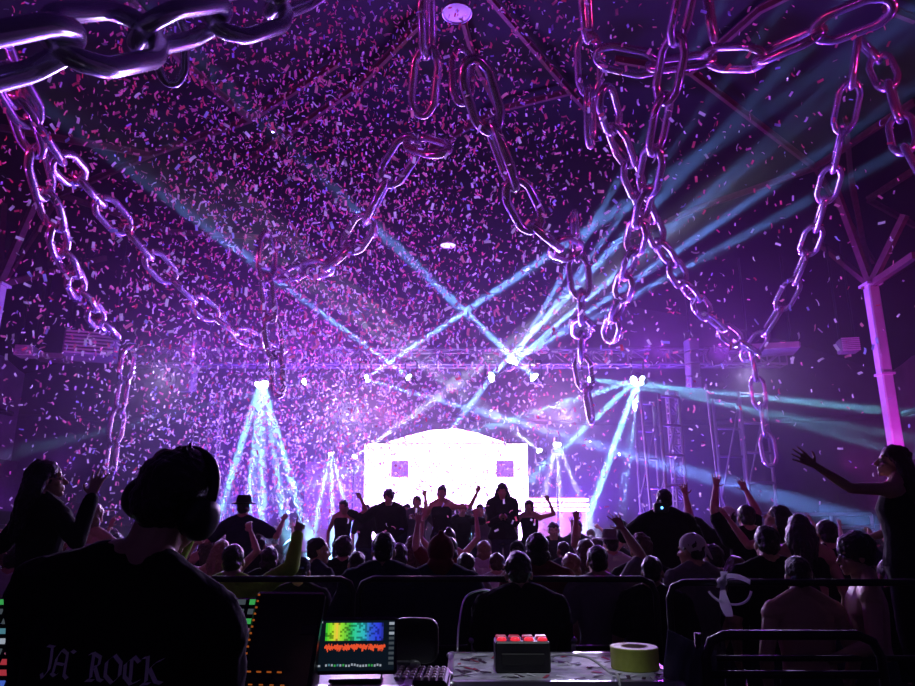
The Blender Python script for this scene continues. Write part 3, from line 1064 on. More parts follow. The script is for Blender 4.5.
def person(label, loc, H=1.74, yaw=0.0, sex='m', head=(0, 0, 0), lean=0.0, side_lean=0.0, arms=None, hands=('relax', 'relax'), hair='short',
           hair_m='hair_black', top=('tee', 'cloth_black'), skin='skin_a', legs='stand', build=1.0, dist=8.0, eyes=False, hat=None,
           group=None, seed=1, low='denim', hints=None, palm=None, twist=0.0, neck=0.0):
    """arms: (left hand, right hand) as offsets from the shoulder in units of height: x to the figure's right, y forward, z up"""
    rnd = random.Random(seed)
    vox = max(0.0062, min(0.0085, 0.0014 * dist))
    minr = vox * 0.95
    s = H
    f = sex == 'f'
    G = Fig()
    root = empty('person', loc, R(yaw), label, 'person', group)
    V = Vector
    LR = Matrix.Rotation(R(-lean), 3, 'X') @ Matrix.Rotation(R(side_lean), 3, 'Y')
    TW = Matrix.Rotation(R(twist), 3, 'Z')
    piv = V((0, 0, 0.53 * s))
    up = lambda p: piv + LR @ (TW @ (V(p) * s - piv))
    bw = build
    # trunk rings: height, half width, half depth, forward offset
    if f:
        prof = [(0.455, .070, .058, 0), (0.50, .100, .070, -.004), (0.53, .102, .068, -.004), (0.58, .084, .056, 0), (0.62, .072, .050, .002), (0.67, .078, .054, .004),
                (0.725, .088, .066, .010), (0.77, .090, .055, .004), (0.80, .085, .046, 0), (0.825, .055, .036, -.004), (0.845, .034, .032, -.004)]
        shx, ur, fr = 0.098, (0.027, 0.021), (0.021, 0.0145)
    else:
        prof = [(0.455, .070, .058, 0), (0.50, .094, .066, 0), (0.53, .096, .066, 0), (0.58, .090, .062, 0), (0.62, .086, .060, .002), (0.67, .092, .064, .002),
                (0.725, .103, .070, .004), (0.77, .107, .066, 0), (0.80, .100, .054, -.004), (0.825, .064, .042, -.006), (0.848, .038, .036, -.006)]
        shx, ur, fr = 0.113, (0.033, 0.026), (0.026, 0.017)
    rings = [(up((0, fo, z)), rx * s * bw, ry * s * (0.5 + 0.5 * bw)) for z, rx, ry, fo in prof]
    body = MB()
    body.loft(rings, 18)
    # neck and head
    nb = up((0, -0.006, 0.835))
    hp = up((0, 0.008, 0.853 + neck))
    HR = LR @ TW @ Matrix.Rotation(R(head[0]), 3, 'Z') @ Matrix.Rotation(R(head[1]), 3, 'X') @ Matrix.Rotation(R(head[2]), 3, 'Y')
    k = s / 1.75
    hc = hp + HR @ V((0, 0.012, 0.120)) * k
    body.capsule(nb - LR @ V((0, 0, .02)) * s, hp + HR @ V((0, 0.0, 0.06)) * k, (0.068 if not f else 0.055) * k * (0.6 + 0.4 * bw), (0.060 if not f else 0.050) * k, 12, 3)
    hd = lambda p: hc + HR @ (V(p) * k)
    body.ellipsoid(hd((0, -0.012, 0.025)), V((.074, .094, .088)) * k, HR, 18, 12)
    body.ellipsoid(hd((0, 0.028, -0.042)), V((.060 if not f else .056, .066, .072)) * k, HR, 16, 10)
    body.ellipsoid(hd((0, 0.068, -0.098)), V((.026, .022, .018)) * k, HR)
    body.capsule(hd((0, 0.088, 0.004)), hd((0, 0.111, -0.034)), .008 * k, .0125 * k, 8, 2)
    body.ellipsoid(hd((0, 0.100, -0.038)), V((.017, .012, .008)) * k, HR)
    body.capsule(hd((-.038, 0.074, 0.022)), hd((.038, 0.074, 0.022)), .013 * k, .013 * k, 8, 2)
    body.ellipsoid(hd((0, 0.086, -0.062)), V((.024, .013, .006)) * k, HR)
    body.ellipsoid(hd((0, 0.084, -0.074)), V((.020, .013, .007)) * k, HR)
    for sx in (-1, 1):
        body.ellipsoid(hd((sx * .042, 0.058, -0.03)), V((.022, .022, .018)) * k, HR)
        body.ellipsoid(hd((sx * .078, -0.006, -0.014)), V((.011, .019, .031)) * k, HR)
    for sx in (-1, 1):
        body.capsule(up((sx * .028, -.014, .858)), up((sx * .098, -.008, .815)), .028 * s, .030 * s, 10, 3)
    # arms
    arms = arms or ((-0.03, 0.04, -0.30), (0.03, 0.04, -0.30))
    slv = MB()
    armpts = []
    for i, sx in enumerate((-1, 1)):
        S = up((sx * shx * (0.75 + 0.25 * bw), 0, 0.803))
        T = S + V(arms[i]) * s
        hint = V((sx * 0.6, -0.5, -0.8))
        if hints and hints[i]:
            hint = V(hints[i])
        E, W = ik(S, T, 0.172 * s, 0.150 * s, hint)
        b2 = 0.6 + 0.4 * bw
        raise_ = max(0.0, (E - S).normalized().z)
        body.capsule(up((sx * shx * 0.55, -0.004, 0.80)), S + (E - S) * 0.1, 0.040 * s, (0.040 if not f else 0.034) * s, 12, 3)
        body.capsule(S, E, ur[0] * s * b2, ur[1] * s * b2, 12, 3)
        mid = E.lerp(W, 0.3)
        body.capsule(E, mid, fr[0] * s * .95, fr[0] * s, 12, 3)
        body.capsule(mid, W, fr[0] * s, fr[1] * s * .92, 12, 3)
        dd = (W - E).normalized()
        pn = V(palm[i]) if palm and palm[i] else (V((-sx, 0.4, 0)) if dd.z < 0 else V((0, 1, 0)))
        hand(body, W, dd, pn, sx, k, hands[i], minr)
        armpts.append((S, E, W))
    # legs
    legpts = []
    for sx in (-1, 1):
        hip = V((sx * 0.052, 0, 0.50)) * s
        if legs == 'stand':
            kn, an = V((sx * 0.056, 0.012, 0.275)) * s, V((sx * 0.06, -0.012, 0.042)) * s
            toe = an + V((sx * 0.02, 0.115, -0.022)) * s
        elif legs == 'sit':
            kn, an = V((sx * 0.085, 0.235, 0.505)) * s, V((sx * 0.085, 0.21, 0.27)) * s
            toe = an + V((sx * 0.02, 0.115, -0.022)) * s
        else:           # astride a pair of shoulders
            kn, an = V((sx * 0.075, 0.20, 0.50)) * s, V((sx * 0.07, 0.13, 0.27)) * s
            toe = an + V((sx * 0.01, 0.07, -0.06)) * s
        body.capsule(hip, kn, 0.050 * s, 0.032 * s, 12, 3)
        body.capsule(kn, kn.lerp(an, 0.35), 0.030 * s, 0.033 * s, 12, 3)
        body.capsule(kn.lerp(an, 0.35), an, 0.033 * s, 0.020 * s, 12, 3)
        body.capsule(an, toe, 0.022 * s, 0.018 * s, 10, 3)
        legpts.append((hip, kn, an, toe))
    link('body', remesh(body, 'body', M[skin], vox, 2), root)

    # clothes
    kind, cm = top
    cloth = MB()
    t = 0.009 * s if kind != 'jacket' else 0.017 * s
    if kind != 'none':
        lo, hi = (0, len(rings) - 1)
        if kind == 'croptop':
            lo, hi = 5, len(rings) - 2
        if kind == 'tank':
            hi = len(rings) - 2
        rr = [(c, a + t, b + t) for c, a, b in rings[lo + (1 if lo == 0 else 0):hi]]
        cloth.loft(rr, 18)
        if kind != 'croptop' and kind != 'tank':
            for sx, (S, E, W) in zip((-1, 1), armpts):
                b2 = 0.6 + 0.4 * bw
                cloth.capsule(up((sx * .036, -.014, .848)), up((sx * .098, -.008, .815)), .026 * s + t, .030 * s + t, 10, 3)
                cloth.capsule(up((sx * shx * 0.5, -0.004, 0.797)), S + (E - S) * 0.12, 0.042 * s + t, (0.040 if not f else 0.034) * s + t, 12, 3)
                if kind in ('long', 'jacket'):
                    cloth.capsule(S, E, ur[0] * s * b2 + t * 1.2, ur[1] * s + t, 12, 3)
                    cloth.capsule(E, E.lerp(W, 0.93), fr[0] * s + t, fr[1] * s + t * 1.2, 12, 3)
                else:
                    e2 = S.lerp(E, 0.72)
                    cloth.capsule(S, e2, ur[0] * s * b2 + t * 1.5, ur[1] * s + t * 2.2, 12, 2)
            cloth.loft([(up((0, -.006, 0.815)), .064 * s * bw + t, .04 * s + t), (up((0, -.006, 0.838)), .046 * s + t * .6, .040 * s + t * .6), (up((0, -.004, 0.850)), .040 * s + t * .4, .038 * s + t * .4)], 16)
        nm = {'tee': 'tshirt', 'long': 'long_sleeve_shirt', 'jacket': 'jacket', 'croptop': 'crop_top', 'tank': 'tank_top'}[kind]
        G.top = link(nm, remesh(cloth, nm, M[cm], vox * 1.1, 2, 0.010 * k, 9.0, seed), root)
    tr = MB()
    tr.loft([(c, a + .007 * s, b + .007 * s) for c, a, b in rings[:4]], 16)
    for hip, kn, an, toe in legpts:
        tr.capsule(hip, kn, 0.054 * s, 0.040 * s, 12, 3)
        tr.capsule(kn, kn.lerp(an, 0.92), 0.041 * s, 0.032 * s, 12, 3)
    link('trousers', remesh(tr, 'trousers', M[low], max(vox * 1.4, .012), 2, 0.006, 8.0, seed), root)
    for hip, kn, an, toe in legpts:
        sm = MB()
        dv = (toe - an).normalized()
        sm.capsule(an + V((0, -0.012, -0.012)) * s, toe + dv * 0.01 * s, 0.027 * s, 0.024 * s, 10, 3)
        sm.build('shoe', M['black_rubber'], root, True)

    # hair
    hm = M[hair_m]
    hb = MB()
    if hair in ('short', 'spiky', 'curly', 'bun', 'fade'):
        g = {'short': .010, 'spiky': .014, 'curly': .026, 'bun': .010, 'fade': .005}[hair]
        hb.ellipsoid(hd((0, -0.022, 0.042)), V((.074 + g, .090 + g, .080 + g)) * k, HR, 18, 12)
        hb.ellipsoid(hd((0, -0.050, -0.012)), V((.064 + g * .8, .056 + g, .062)) * k, HR, 16, 10)
        if hair == 'bun':
            hb.ellipsoid(hd((0, -0.085, 0.115)), V((.042, .042, .04)) * k, HR)
        if hair == 'spiky':
            for q in range(46):
                a_, b_ = rnd.uniform(-.8, .8), rnd.uniform(-.7, 0.7)
                base = hd((a_ * .055, -0.02 + b_ * .07, 0.105 - 0.04 * (a_ * a_ + b_ * b_)))
                tip = base + HR @ V((a_ * .03 + rnd.uniform(-.014, .014) - .004, b_ * .03 + rnd.uniform(-.02, .02), rnd.uniform(.012, .05) * (1 - .8 * a_ * a_) * (0.4 + 0.6 * (a_ > -.3) * (a_ < .5)))) * k
                hb.capsule(base, tip, .009 * k, .0035 * k, 6, 2)
        if hair == 'curly':
            for q in range(40):
                a_, b_ = rnd.uniform(0, 6.28), rnd.uniform(-0.1, 1.5)
                hb.ellipsoid(hd((math.cos(a_) * math.cos(b_) * .085, -0.022 + math.sin(a_) * math.cos(b_) * .10 - (.03 if math.sin(a_) > 0 else 0), 0.045 + math.sin(b_) * .085)), V((.026, .026, .026)) * k)
    elif hair == 'long':
        hb.ellipsoid(hd((0, -0.020, 0.038)), V((.087, .102, .092)) * k, HR, 18, 12)
        for q in range(46):
            u = -1 + 2 * q / 45
            ang = u * 1.9
            st = hd((math.sin(ang) * .082, -0.024 - math.cos(ang) * .085, 0.02))
            ln = rnd.uniform(.26, .36) * (1 - .35 * abs(u) ** 3) * k
            dn = V((math.sin(ang) * .02 + rnd.uniform(-.02, .02), -0.03 + rnd.uniform(-.015, .01), -ln * .5))
            m1 = st + (LR @ dn) * 1.0
            m2 = m1 + (LR @ V((-math.sin(ang) * .03 + rnd.uniform(-.025, .025), rnd.uniform(-.02, .015) - .008, -ln * .55)))
            hb.capsule(st, m1, .021 * k, .019 * k, 7, 2)
            hb.capsule(m1, m2, .019 * k, .007 * k, 7, 2)
        hb.ellipsoid(hd((0, -0.070, -0.06)), V((.078, .045, .09)) * k, HR)
    elif hair == 'bob':
        hb.ellipsoid(hd((0, -0.020, 0.035)), V((.090, .104, .094)) * k, HR, 18, 12)
        hb.ellipsoid(hd((0, -0.050, -0.05)), V((.094, .062, .085)) * k, HR, 16, 10)
    if hb.v and hair != 'bald':
        link('hair', remesh(hb, 'hair', hm, vox * 0.9, 1, 0.012 * k, 22.0, seed), root)
    if hat:
        kindh, mh = hat
        ht = MB()
        if kindh == 'cap':
            ht.ellipsoid(hd((0, -0.018, 0.055)), V((.088, .104, .082)) * k, HR, 18, 12)
            ht.ellipsoid(hd((0, 0.115, 0.052)), V((.07, .075, .010)) * k, HR)
        elif kindh == 'back_cap':
            ht.ellipsoid(hd((0, -0.018, 0.055)), V((.088, .104, .082)) * k, HR, 18, 12)
            ht.ellipsoid(hd((0, -0.135, 0.035)), V((.065, .065, .010)) * k, HR)
        elif kindh == 'hood':
            ht.ellipsoid(hd((0, -0.025, 0.025)), V((.100, .112, .115)) * k, HR, 18, 12)
            ht.ellipsoid(hd((0, -0.060, -0.09)), V((.105, .075, .09)) * k, HR, 18, 12)
            ht.capsule(hd((0, -0.03, 0.10)), hd((0, -0.05, 0.150)), .05 * k, .02 * k)
        elif kindh == 'round_hat':
            ht.lathe([(.155 * k, .0), (.16 * k, .008 * k), (.10 * k, .022 * k), (.094 * k, .08 * k), (.08 * k, .115 * k), (.02 * k, .12 * k)], hd((0, -.015, .055)), HR)
        elif kindh == 'bandana':
            ht.ellipsoid(hd((0, -0.020, 0.045)), V((.090, .106, .090)) * k, HR, 18, 12)
            ht.capsule(hd((0.03, -0.115, 0.01)), hd((0.045, -0.150, -0.06)), .02 * k, .008 * k)
        nmh = {'cap': 'cap', 'back_cap': 'cap', 'hood': 'hood', 'round_hat': 'hat', 'bandana': 'bandana'}[kindh]
        link(nmh, remesh(ht, nmh, M[mh], vox, 1), root)
    if eyes:
        for sx in (-1, 1):
            MB().ellipsoid(hd((sx * .030, 0.077, -0.003)), V((.013, .012, .010)) * k, HR).build('eye', M['eye'], root, True)
    G.root, G.hd, G.k, G.HR, G.armpts = root, hd, k, HR, armpts
    return G


def stand(px, py, Y, fz=0.0, extra=-0.012):
    """feet point and height of somebody whose head top is seen at (px, py)"""
    p = P(px, py, Y)
    return Vector((p.x, Y, fz)), p.z - fz - extra


# --- the technician with headphones in front of everything
loc = Vector((-0.865, 1.72, 0.2))
tech = person('technician in black printed tshirt and headphones seen from behind at the console', loc, 1.775, 4, head=(-22, -6, 7), lean=3, side_lean=11, neck=0.022,
              arms=((0.03, 0.20, -0.22), (-0.04, 0.20, -0.22)), hints=((-.25, -.3, -1), (.15, -.3, -1)), hair='spiky', top=('tee', 'cloth_black'), build=0.98, dist=1.7, seed=3)
hp = empty('headphones', (0, 0, 0))
hp.parent = tech.root
mb = MB()
arc = []
for i in range(17):
    a = math.pi * i / 16
    arc.append(tech.hd((math.cos(a) * .104, -0.012, 0.028 + math.sin(a) * .108)))
mb.tube(arc, .013, 10)
mb.build('headband', M['black_plastic'], hp, True)
for sx in (-1, 1):
    c = tech.hd((sx * .100, -0.008, -0.012))
    ax = tech.HR @ Vector((sx, 0, 0))
    q = ax.to_track_quat('Z', 'Y').to_matrix()
    kk = tech.k
    MB().lathe([(.034 * kk, -.022), (.050 * kk, -.018), (.054 * kk, -.004), (.048 * kk, .016), (.03 * kk, .024), (.004, .026)], c, q, 24).build('ear_cup', M['black_plastic'], hp, True)
    MB().lathe([(.030 * kk, -.034), (.046 * kk, -.032), (.050 * kk, -.024), (.046 * kk, -.018)], c, q, 24).build('ear_cushion', M['black_rubber'], hp, True)

# white blackletter print on the back of the shirt
bpy.context.view_layer.update()
LET = {
    'J': ([[(.12, 1), (.50, 1)], [(.38, 1), (.38, .18), (.10, -.14)], [(.10, -.14), (.02, .02)]], .55),
    'A': ([[(.02, .10), (.22, .02), (.36, .10)], [(.12, .10), (.16, .62), (.42, .96)], [(.42, .96), (.70, .84), (.70, .10), (.88, .0)], [(.18, .44), (.62, .44)], [(.92, .98), (1.10, .92)]], 1.24),
    'R': ([[(.06, .94), (.24, 1.0)], [(.24, 1.0), (.24, .12), (.02, .02)], [(.02, .02), (.38, .04)], [(.24, .98), (.56, .86), (.54, .58), (.26, .50)], [(.38, .5), (.62, .10), (.78, .06)]], .82),
    'O': ([[(.46, 1.0), (.14, .74), (.14, .26), (.44, .0)], [(.46, 1.0), (.76, .74), (.74, .28), (.44, .0)]], .86),
    'C': ([[(.74, .80), (.50, 1.0), (.16, .72), (.16, .26), (.46, .0), (.78, .14)], [(.42, .92), (.42, .10)]], .86),
    'K': ([[(.08, .96), (.26, 1.0)], [(.26, 1.0), (.26, .10), (.06, .0)], [(.06, .0), (.42, .04)], [(.28, .50), (.60, .80), (.88, .92)], [(.36, .56), (.64, .10), (.86, .04)]], .92),
}
tm = tech.top
mw = tm.matrix_world
bv = BVHTree.FromPolygons([mw @ v.co for v in tm.data.vertices], [tuple(p.vertices) for p in tm.data.polygons])
ink = mat('shirt_print', (0.9, 0.9, 0.93), 0.7)
mbp = MB()
inv = tech.root.matrix_world.inverted()


def on_back(px, py):
    o = Vector((0, 0, CAM_Z))
    d = ray(px, py).normalized()
    h = bv.ray_cast(o, d)
    return h[0]


yl = on_back(100, 660) or P(100, 660, 1.6)
YB_ = yl.y
def pr(u, v):
    """u,v in metres on the back: x from the left end of the print, z up"""
    x0 = P(41, 674, YB_)
    o = Vector((x0.x + u, 0.2, x0.z + v))
    h = bv.ray_cast(o, Vector((0, 1, 0)))
    if h[0] is None:
        return None
    return inv @ (h[0] + h[1] * 0.0022)


hgt = 0.056
u = 0.0
slope = -0.125
nib = (0.075, 0.055)
for ch in 'JA ROCK':
    if ch == ' ':
        if mbp.v:
            mbp.build('lettering', ink, tm)
        mbp = MB()
        u += 0.026
        continue
    strokes, wd = LET[ch]
    for stq in strokes:
        for (x0, y0), (x1, y1) in zip(stq[:-1], stq[1:]):
            nseg = 5
            prev = None
            for i in range(nseg + 1):
                t = i / nseg
                xx, yy = x0 + (x1 - x0) * t, y0 + (y1 - y0) * t
                def at(dx, dy):
                    uu = u + (xx + dx) * hgt * 0.78
                    return pr(uu, slope * uu + (yy + dy) * hgt)
                cur = (at(-nib[0], -nib[1]), at(nib[0], nib[1]))
                if prev and all(prev) and all(cur):
                    mbp.add([prev[0], prev[1], cur[1], cur[0]], [(0, 1, 2, 3)])
                prev = cur
    u += wd * hgt * 0.72
if mbp.v:
    mbp.build('lettering', ink, tm)

# --- women raised above the crowd at the two sides, standing on black podiums
def podium(x, y, w, d, z0, z1, label):
    o = empty('podium', (x, y, z0), 0, label, 'podium')
    MB().rbox((0, 0, (z1 - z0) / 2 - 0.02), (w, d, z1 - z0 - 0.04), 0.015).build('body', M['stage_black'], o)
    MB().rbox((0, 0, z1 - z0 - 0.02), (w + 0.04, d + 0.04, 0.04), 0.01).build('top', M['case_black'], o)


podium(-2.42, 4.55, 0.9, 0.8, 0.2, 0.52, 'low black podium under the long haired woman at left')
loc, Hh = stand(47, 460, 4.3, 0.52)
loc.x += 0.03
person('woman with long dark hair and black top dancing above the crowd at left', loc, Hh, -32, 'f', head=(-30, 8, 0), lean=-2,
       arms=((-0.27, 0.06, -0.12), (0.13, 0.04, 0.055)), hints=((-.3, -.3, -.8), (.6, -.2, -1)), hands=('relax', 'open'), hair='long', hair_m='hair_black', top=('long', 'cloth_black'), dist=4.3, eyes=True, seed=5, palm=(None, (-.5, 1, 0)))
podium(3.12, 5.15, 0.7, 0.6, 0.2, 0.68, 'low black podium under the waving woman at right')
loc, Hh = stand(876, 445, 5.05, 0.68)
loc.x += 0.07
person('woman with long brown hair waving one arm out above the crowd at right', loc, Hh, 48, 'f', head=(22, 8, 0), lean=-3,
       arms=((-0.19, 0.22, 0.095), (0.06, 0.18, -0.20)), hints=((-.2, -.2, -1), (.5, -.5, -.6)), hands=('open', 'relax'), hair='long', hair_m='hair_brown', top=('tank', 'cloth_black'), dist=4.3, eyes=True, seed=6, palm=((.7, .8, .2), None), low='cloth_black')

# --- the operator bent over a laptop behind the road case
loc, Hh = stand(521, 553, 4.42, 0.2)
person('operator in a black jacket sitting with his back to us behind the road case', Vector((loc.x, 4.42, -0.06)), 1.72, 0, head=(0, -8, -3), lean=8,
       arms=((0.02, 0.20, -0.17), (-0.02, 0.20, -0.17)), hair='short', top=('jacket', 'cloth_black'), build=1.1, dist=4.4, seed=7, legs='sit')
o = empty('bar_stool', (loc.x, 4.42, 0.2), 0, 'black stool under the seated operator behind the road case', 'stool')
MB().lathe([(0.15, 0.40), (0.18, 0.42), (0.18, 0.46), (0.15, 0.485)], n=24).build('seat', M['black_plastic'], o, True)
for q in range(4):
    a = math.pi / 4 + q * math.pi / 2
    MB().tube([(math.cos(a) * .12, math.sin(a) * .12, 0.41), (math.cos(a) * .2, math.sin(a) * .2, 0)], 0.014, 8).build('leg', M['steel_black'], o, True)
MB().tube([(math.cos(2 * math.pi * q / 20) * .18, math.sin(2 * math.pi * q / 20) * .18, 0.12) for q in range(20)], 0.010, 6, True).build('foot_ring', M['steel_black'], o, True)

# --- people close behind the barriers, one by one
DOWN = ((-0.03, 0.05, -0.29), (0.03, 0.05, -0.29))
R_UP = ((-0.03, 0.05, -0.29), (0.08, 0.06, 0.27))
L_UP = ((-0.08, 0.06, 0.27), (0.03, 0.05, -0.29))
BOTH = ((-0.10, 0.04, 0.27), (0.10, 0.04, 0.27))
near = [
    # px, py, Y, options, label
    (234, 545, 5.4, dict(arms=((-0.10, 0.05, 0.24), (0.155, 0.06, 0.235)), hints=((-1, -.3, .2), (1, -.3, -.4)), hands=('relax', 'point'), top=('long', 'cloth_green'), hair='short', hair_m='hair_black', palm=(None, (0, 1, 0))),
     'man in a bright green shirt raising both arms, one finger pointing'),
    (384, 533, 5.25, dict(top=('jacket', 'cloth_navy'), hair='short', build=1.2, arms=((-0.05, 0.04, -0.29), (0.05, 0.04, -0.29))), 'broad man in a dark jacket with cropped hair behind the left barrier'),
    (441, 536, 5.3, dict(top=('jacket', 'cloth_navy'), hair='short', hat=('hood', 'cloth_red'), build=1.15), 'person in a dark red hood behind the middle barrier'),
    (537, 533, 5.6, dict(top=('tee', 'cloth_red'), hair='bob', hair_m='hair_black', build=1.1), 'person with a thick bob in a dark red top just behind the operator'),
    (597, 546, 5.5, dict(top=('tee', 'cloth_grey'), hair='short', arms=((-0.03, 0.05, -0.29), (0.035, 0.10, 0.26)), hands=('relax', 'open'), hints=(None, (1, -.2, 0)), palm=(None, (-.2, 1, 0))), 'man in a grey tee stretching one open hand up behind the barrier'),
    (571, 553, 6.4, dict(top=('tee', 'cloth_white'), hair='bob', hair_m='hair_fair'), 'fair haired person with a round bob left of the stretched hand'),
    (651, 556, 5.2, dict(top=('tee', 'cloth_black'), hair='fade', yaw=-25, skin='skin_b'), 'man with shaved sides looking right over the barrier'),
    (640, 536, 6.2, dict(top=('tee', 'cloth_black'), hair='curly', hair_m='hair_brown'), 'curly haired person behind the man with shaved sides'),
    (692, 534, 5.65, dict(top=('tee', 'cloth_grey'), hair='short', hat=('bandana', 'cloth_white'), yaw=22, head=(20, 0, 0), build=1.1), 'person with a pale bandana looking left behind the right barrier'),
    (766, 526, 5.3, dict(top=('tee', 'cloth_black'), hair='short', build=1.12), 'man in a black tee standing behind the white ribbon'),
    (800, 512, 6.3, dict(sex='f', top=('croptop', 'cloth_black'), hair='long', lean=12, yaw=-20, build=1.05), 'long haired woman in a black crop top leaning to the right'),
    (857, 535, 4.66, dict(top=('none', 'cloth_black'), hair='curly', hair_m='hair_black', yaw=70, head=(18, -4, 0), arms=((-0.02, 0.15, -0.22), (0.02, 0.05, -0.29)), eyes=True), 'shirtless man in profile facing left with blue light on his neck'),
    (797, 557, 4.62, dict(top=('none', 'cloth_black'), hair='short', build=1.12), 'shirtless man with bare back behind the right barrier'),
    (317, 537, 6.6, dict(top=('tee', 'cloth_navy'), hair='fade', yaw=-50, head=(-12, 0, 0)), 'short haired man turned to the right, left of the broad jacket man'),
    (301, 558, 5.9, dict(top=('tee', 'cloth_black'), hair='short', hat=('back_cap', 'cloth_navy')), 'person in a dark backward cap low behind the left barrier'),
    (281, 570, 6.2, dict(top=('tee', 'cloth_white'), hair='bob', hair_m='hair_fair', sex='f'), 'small fair haired woman right of the green shirt'),
    (270, 547, 7.0, dict(top=('tee', 'cloth_black'), hair='bob'), 'dark bob haired person under the pointing arm'),
    (259, 535, 8.6, dict(top=('tee', 'cloth_black'), hair='short', build=1.1), 'dark headed man behind the pointing arm'),
    (357, 551, 6.4, dict(top=('tee', 'cloth_navy'), hair='fade'), 'close cropped round head beside the broad jacket man, on his left'),
    (344, 538, 7.6, dict(top=('tee', 'cloth_black'), hair='curly'), 'dark curly head behind the close cropped round head'),
    (399, 543, 7.0, dict(top=('tee', 'cloth_black'), hair='bob'), 'dark bob showing just right of the broad jacket man'),
    (466, 553, 6.4, dict(top=('tee', 'cloth_grey'), hair='bob', sex='f'), 'person with a rounded bob right of the red hood'),
    (497, 553, 7.2, dict(top=('tee', 'cloth_white'), hair='short', hair_m='hair_brown', lean=8), 'brown haired person leaning between the hood and the operator'),
    (517, 542, 8.0, dict(top=('tee', 'cloth_black'), hair='short', hat=('cap', 'cloth_black')), 'person in a black cap behind the operator, left of the thick bob'),
    (611, 533, 8.0, dict(top=('tee', 'cloth_white'), hair='short', hat=('round_hat', 'cloth_grey'), arms=((-0.10, 0.05, 0.26), (0.03, 0.05, -0.29))), 'person in a pale brimmed hat raising the left arm'),
    (727, 502, 8.4, dict(arms=((-0.12, 0.08, 0.26), (0.04, 0.06, 0.29)), hands=('open', 'open'), top=('tee', 'cloth_black'), hair='short', hat=('cap', 'cloth_white')), 'person in a pale cap throwing both arms high at right'),
    (772, 494, 7.2, dict(sex='f', hair='long', hair_m='hair_black', top=('tank', 'cloth_white'), yaw=38, head=(20, 22, 0), arms=((-0.17, 0.10, 0.10), (0.03, 0.06, -0.29)), hands=('open', 'relax')), 'dark haired woman with her face lifted and one arm stretched left'),
    (745, 497, 7.6, dict(hair='short', top=('tee', 'cloth_black'), arms=((-0.02, 0.08, 0.29), (0.03, 0.05, -0.29)), hands=('open', 'relax')), 'man reaching one arm straight up beside the woman with lifted face'),
    (712, 545, 6.2, dict(hair='short', top=('tee', 'cloth_black'), head=(30, 0, 0)), 'dark headed man right of the pale bandana'),
    (735, 556, 6.0, dict(sex='f', hair='long', hair_m='hair_brown', top=('tee', 'cloth_black')), 'brown haired woman left of the man in the black tee'),
    (826, 520, 6.8, dict(hair='short', top=('tee', 'cloth_black')), 'dark headed man between the leaning woman and the profile man'),
    (95, 490, 6.8, dict(sex='f', hair='bob', hair_m='hair_fair', top=('tank', 'cloth_white'), arms=((-0.10, 0.12, 0.02), (0.10, 0.12, 0.02))), 'fair haired woman behind the raised hand of the woman at left'),
    (76, 545, 6.3, dict(hair='short', hat=('cap', 'cloth_white'), top=('tee', 'cloth_grey')), 'person in a pale rounded cap beside the black topped woman'),
    (16, 545, 6.0, dict(hair='short', top=('tee', 'cloth_white'), skin='skin_a', arms=((-0.03, 0.1, -0.2), (0.12, 0.1, -0.1))), 'person in a pale shirt at the far left edge'),
    (222, 540, 7.4, dict(sex='f', hair='long', hair_m='hair_fair', top=('tank', 'cloth_black'), arms=((-0.10, 0.1, 0.16), (0.05, 0.08, 0.24))), 'fair long haired woman raising both arms beside the headphones'),
    (888, 560, 5.4, dict(hair='short', top=('tee', 'cloth_black'), build=1.1), 'dark man below the waving woman at the right edge'),
]
made = {}
for i, (px, py, Y, kw, label) in enumerate(near):
    loc, Hh = stand(px, py, Y)
    Hh = min(Hh, 2.02)
    kw = dict(kw)
    fz = 0.0
    if Hh > 1.93:           # up on the tips of their toes on the low kerb that runs through the crowd
        fz = Hh - 1.86
        loc.z = fz
        Hh = 1.86
        o = empty('crowd_step', (loc.x, loc.y, 0), 0, 'low black step under the ' + ' '.join(label.split()[:9]), 'step')
        MB().rbox((0, 0, fz / 2), (0.6, 0.5, fz), 0.01).build('tread', M['stage_black'], o)
    G = person(label, loc, Hh, dist=Y, seed=11 + i, **kw)
    made[label] = G

# --- two riders on the shoulders of friends
def rider(px, py, Y, kwr, kwc, lr, lc):
    loc, H2 = stand(px, py, Y)
    Hc = 1.76
    person(lc, Vector((loc.x, Y, 0)), Hc, dist=Y, **kwc)
    zt = H2 - 1.66 * (1 - 0.455)
    person(lr, Vector((loc.x, Y - 0.13, H2 - 1.66)), 1.66, dist=Y, legs='astride', **kwr)


HOLD = ((-0.03, 0.13, -0.02), (0.03, 0.13, -0.02))
rider(247, 499, 9.0, dict(hair='short', hat=('round_hat', 'cloth_black'), top=('tee', 'cloth_navy'), arms=((-0.20, 0.08, -0.08), (0.17, 0.08, 0.03)), seed=71), dict(arms=HOLD, hair='short', seed=72),
      'rider in a round brimmed hat on shoulders, arms spread wide', 'man carrying the rider in the brimmed hat')
rider(660, 490, 7.4, dict(hair='short', top=('jacket', 'cloth_black'), build=1.2, arms=((-0.10, 0.22, -0.02), (0.04, 0.22, 0.0)), hands=('hold', 'hold'), seed=73), dict(arms=HOLD, hair='short', seed=74),
      'bulky rider in black holding a camera up above the crowd', 'man carrying the bulky rider in black')

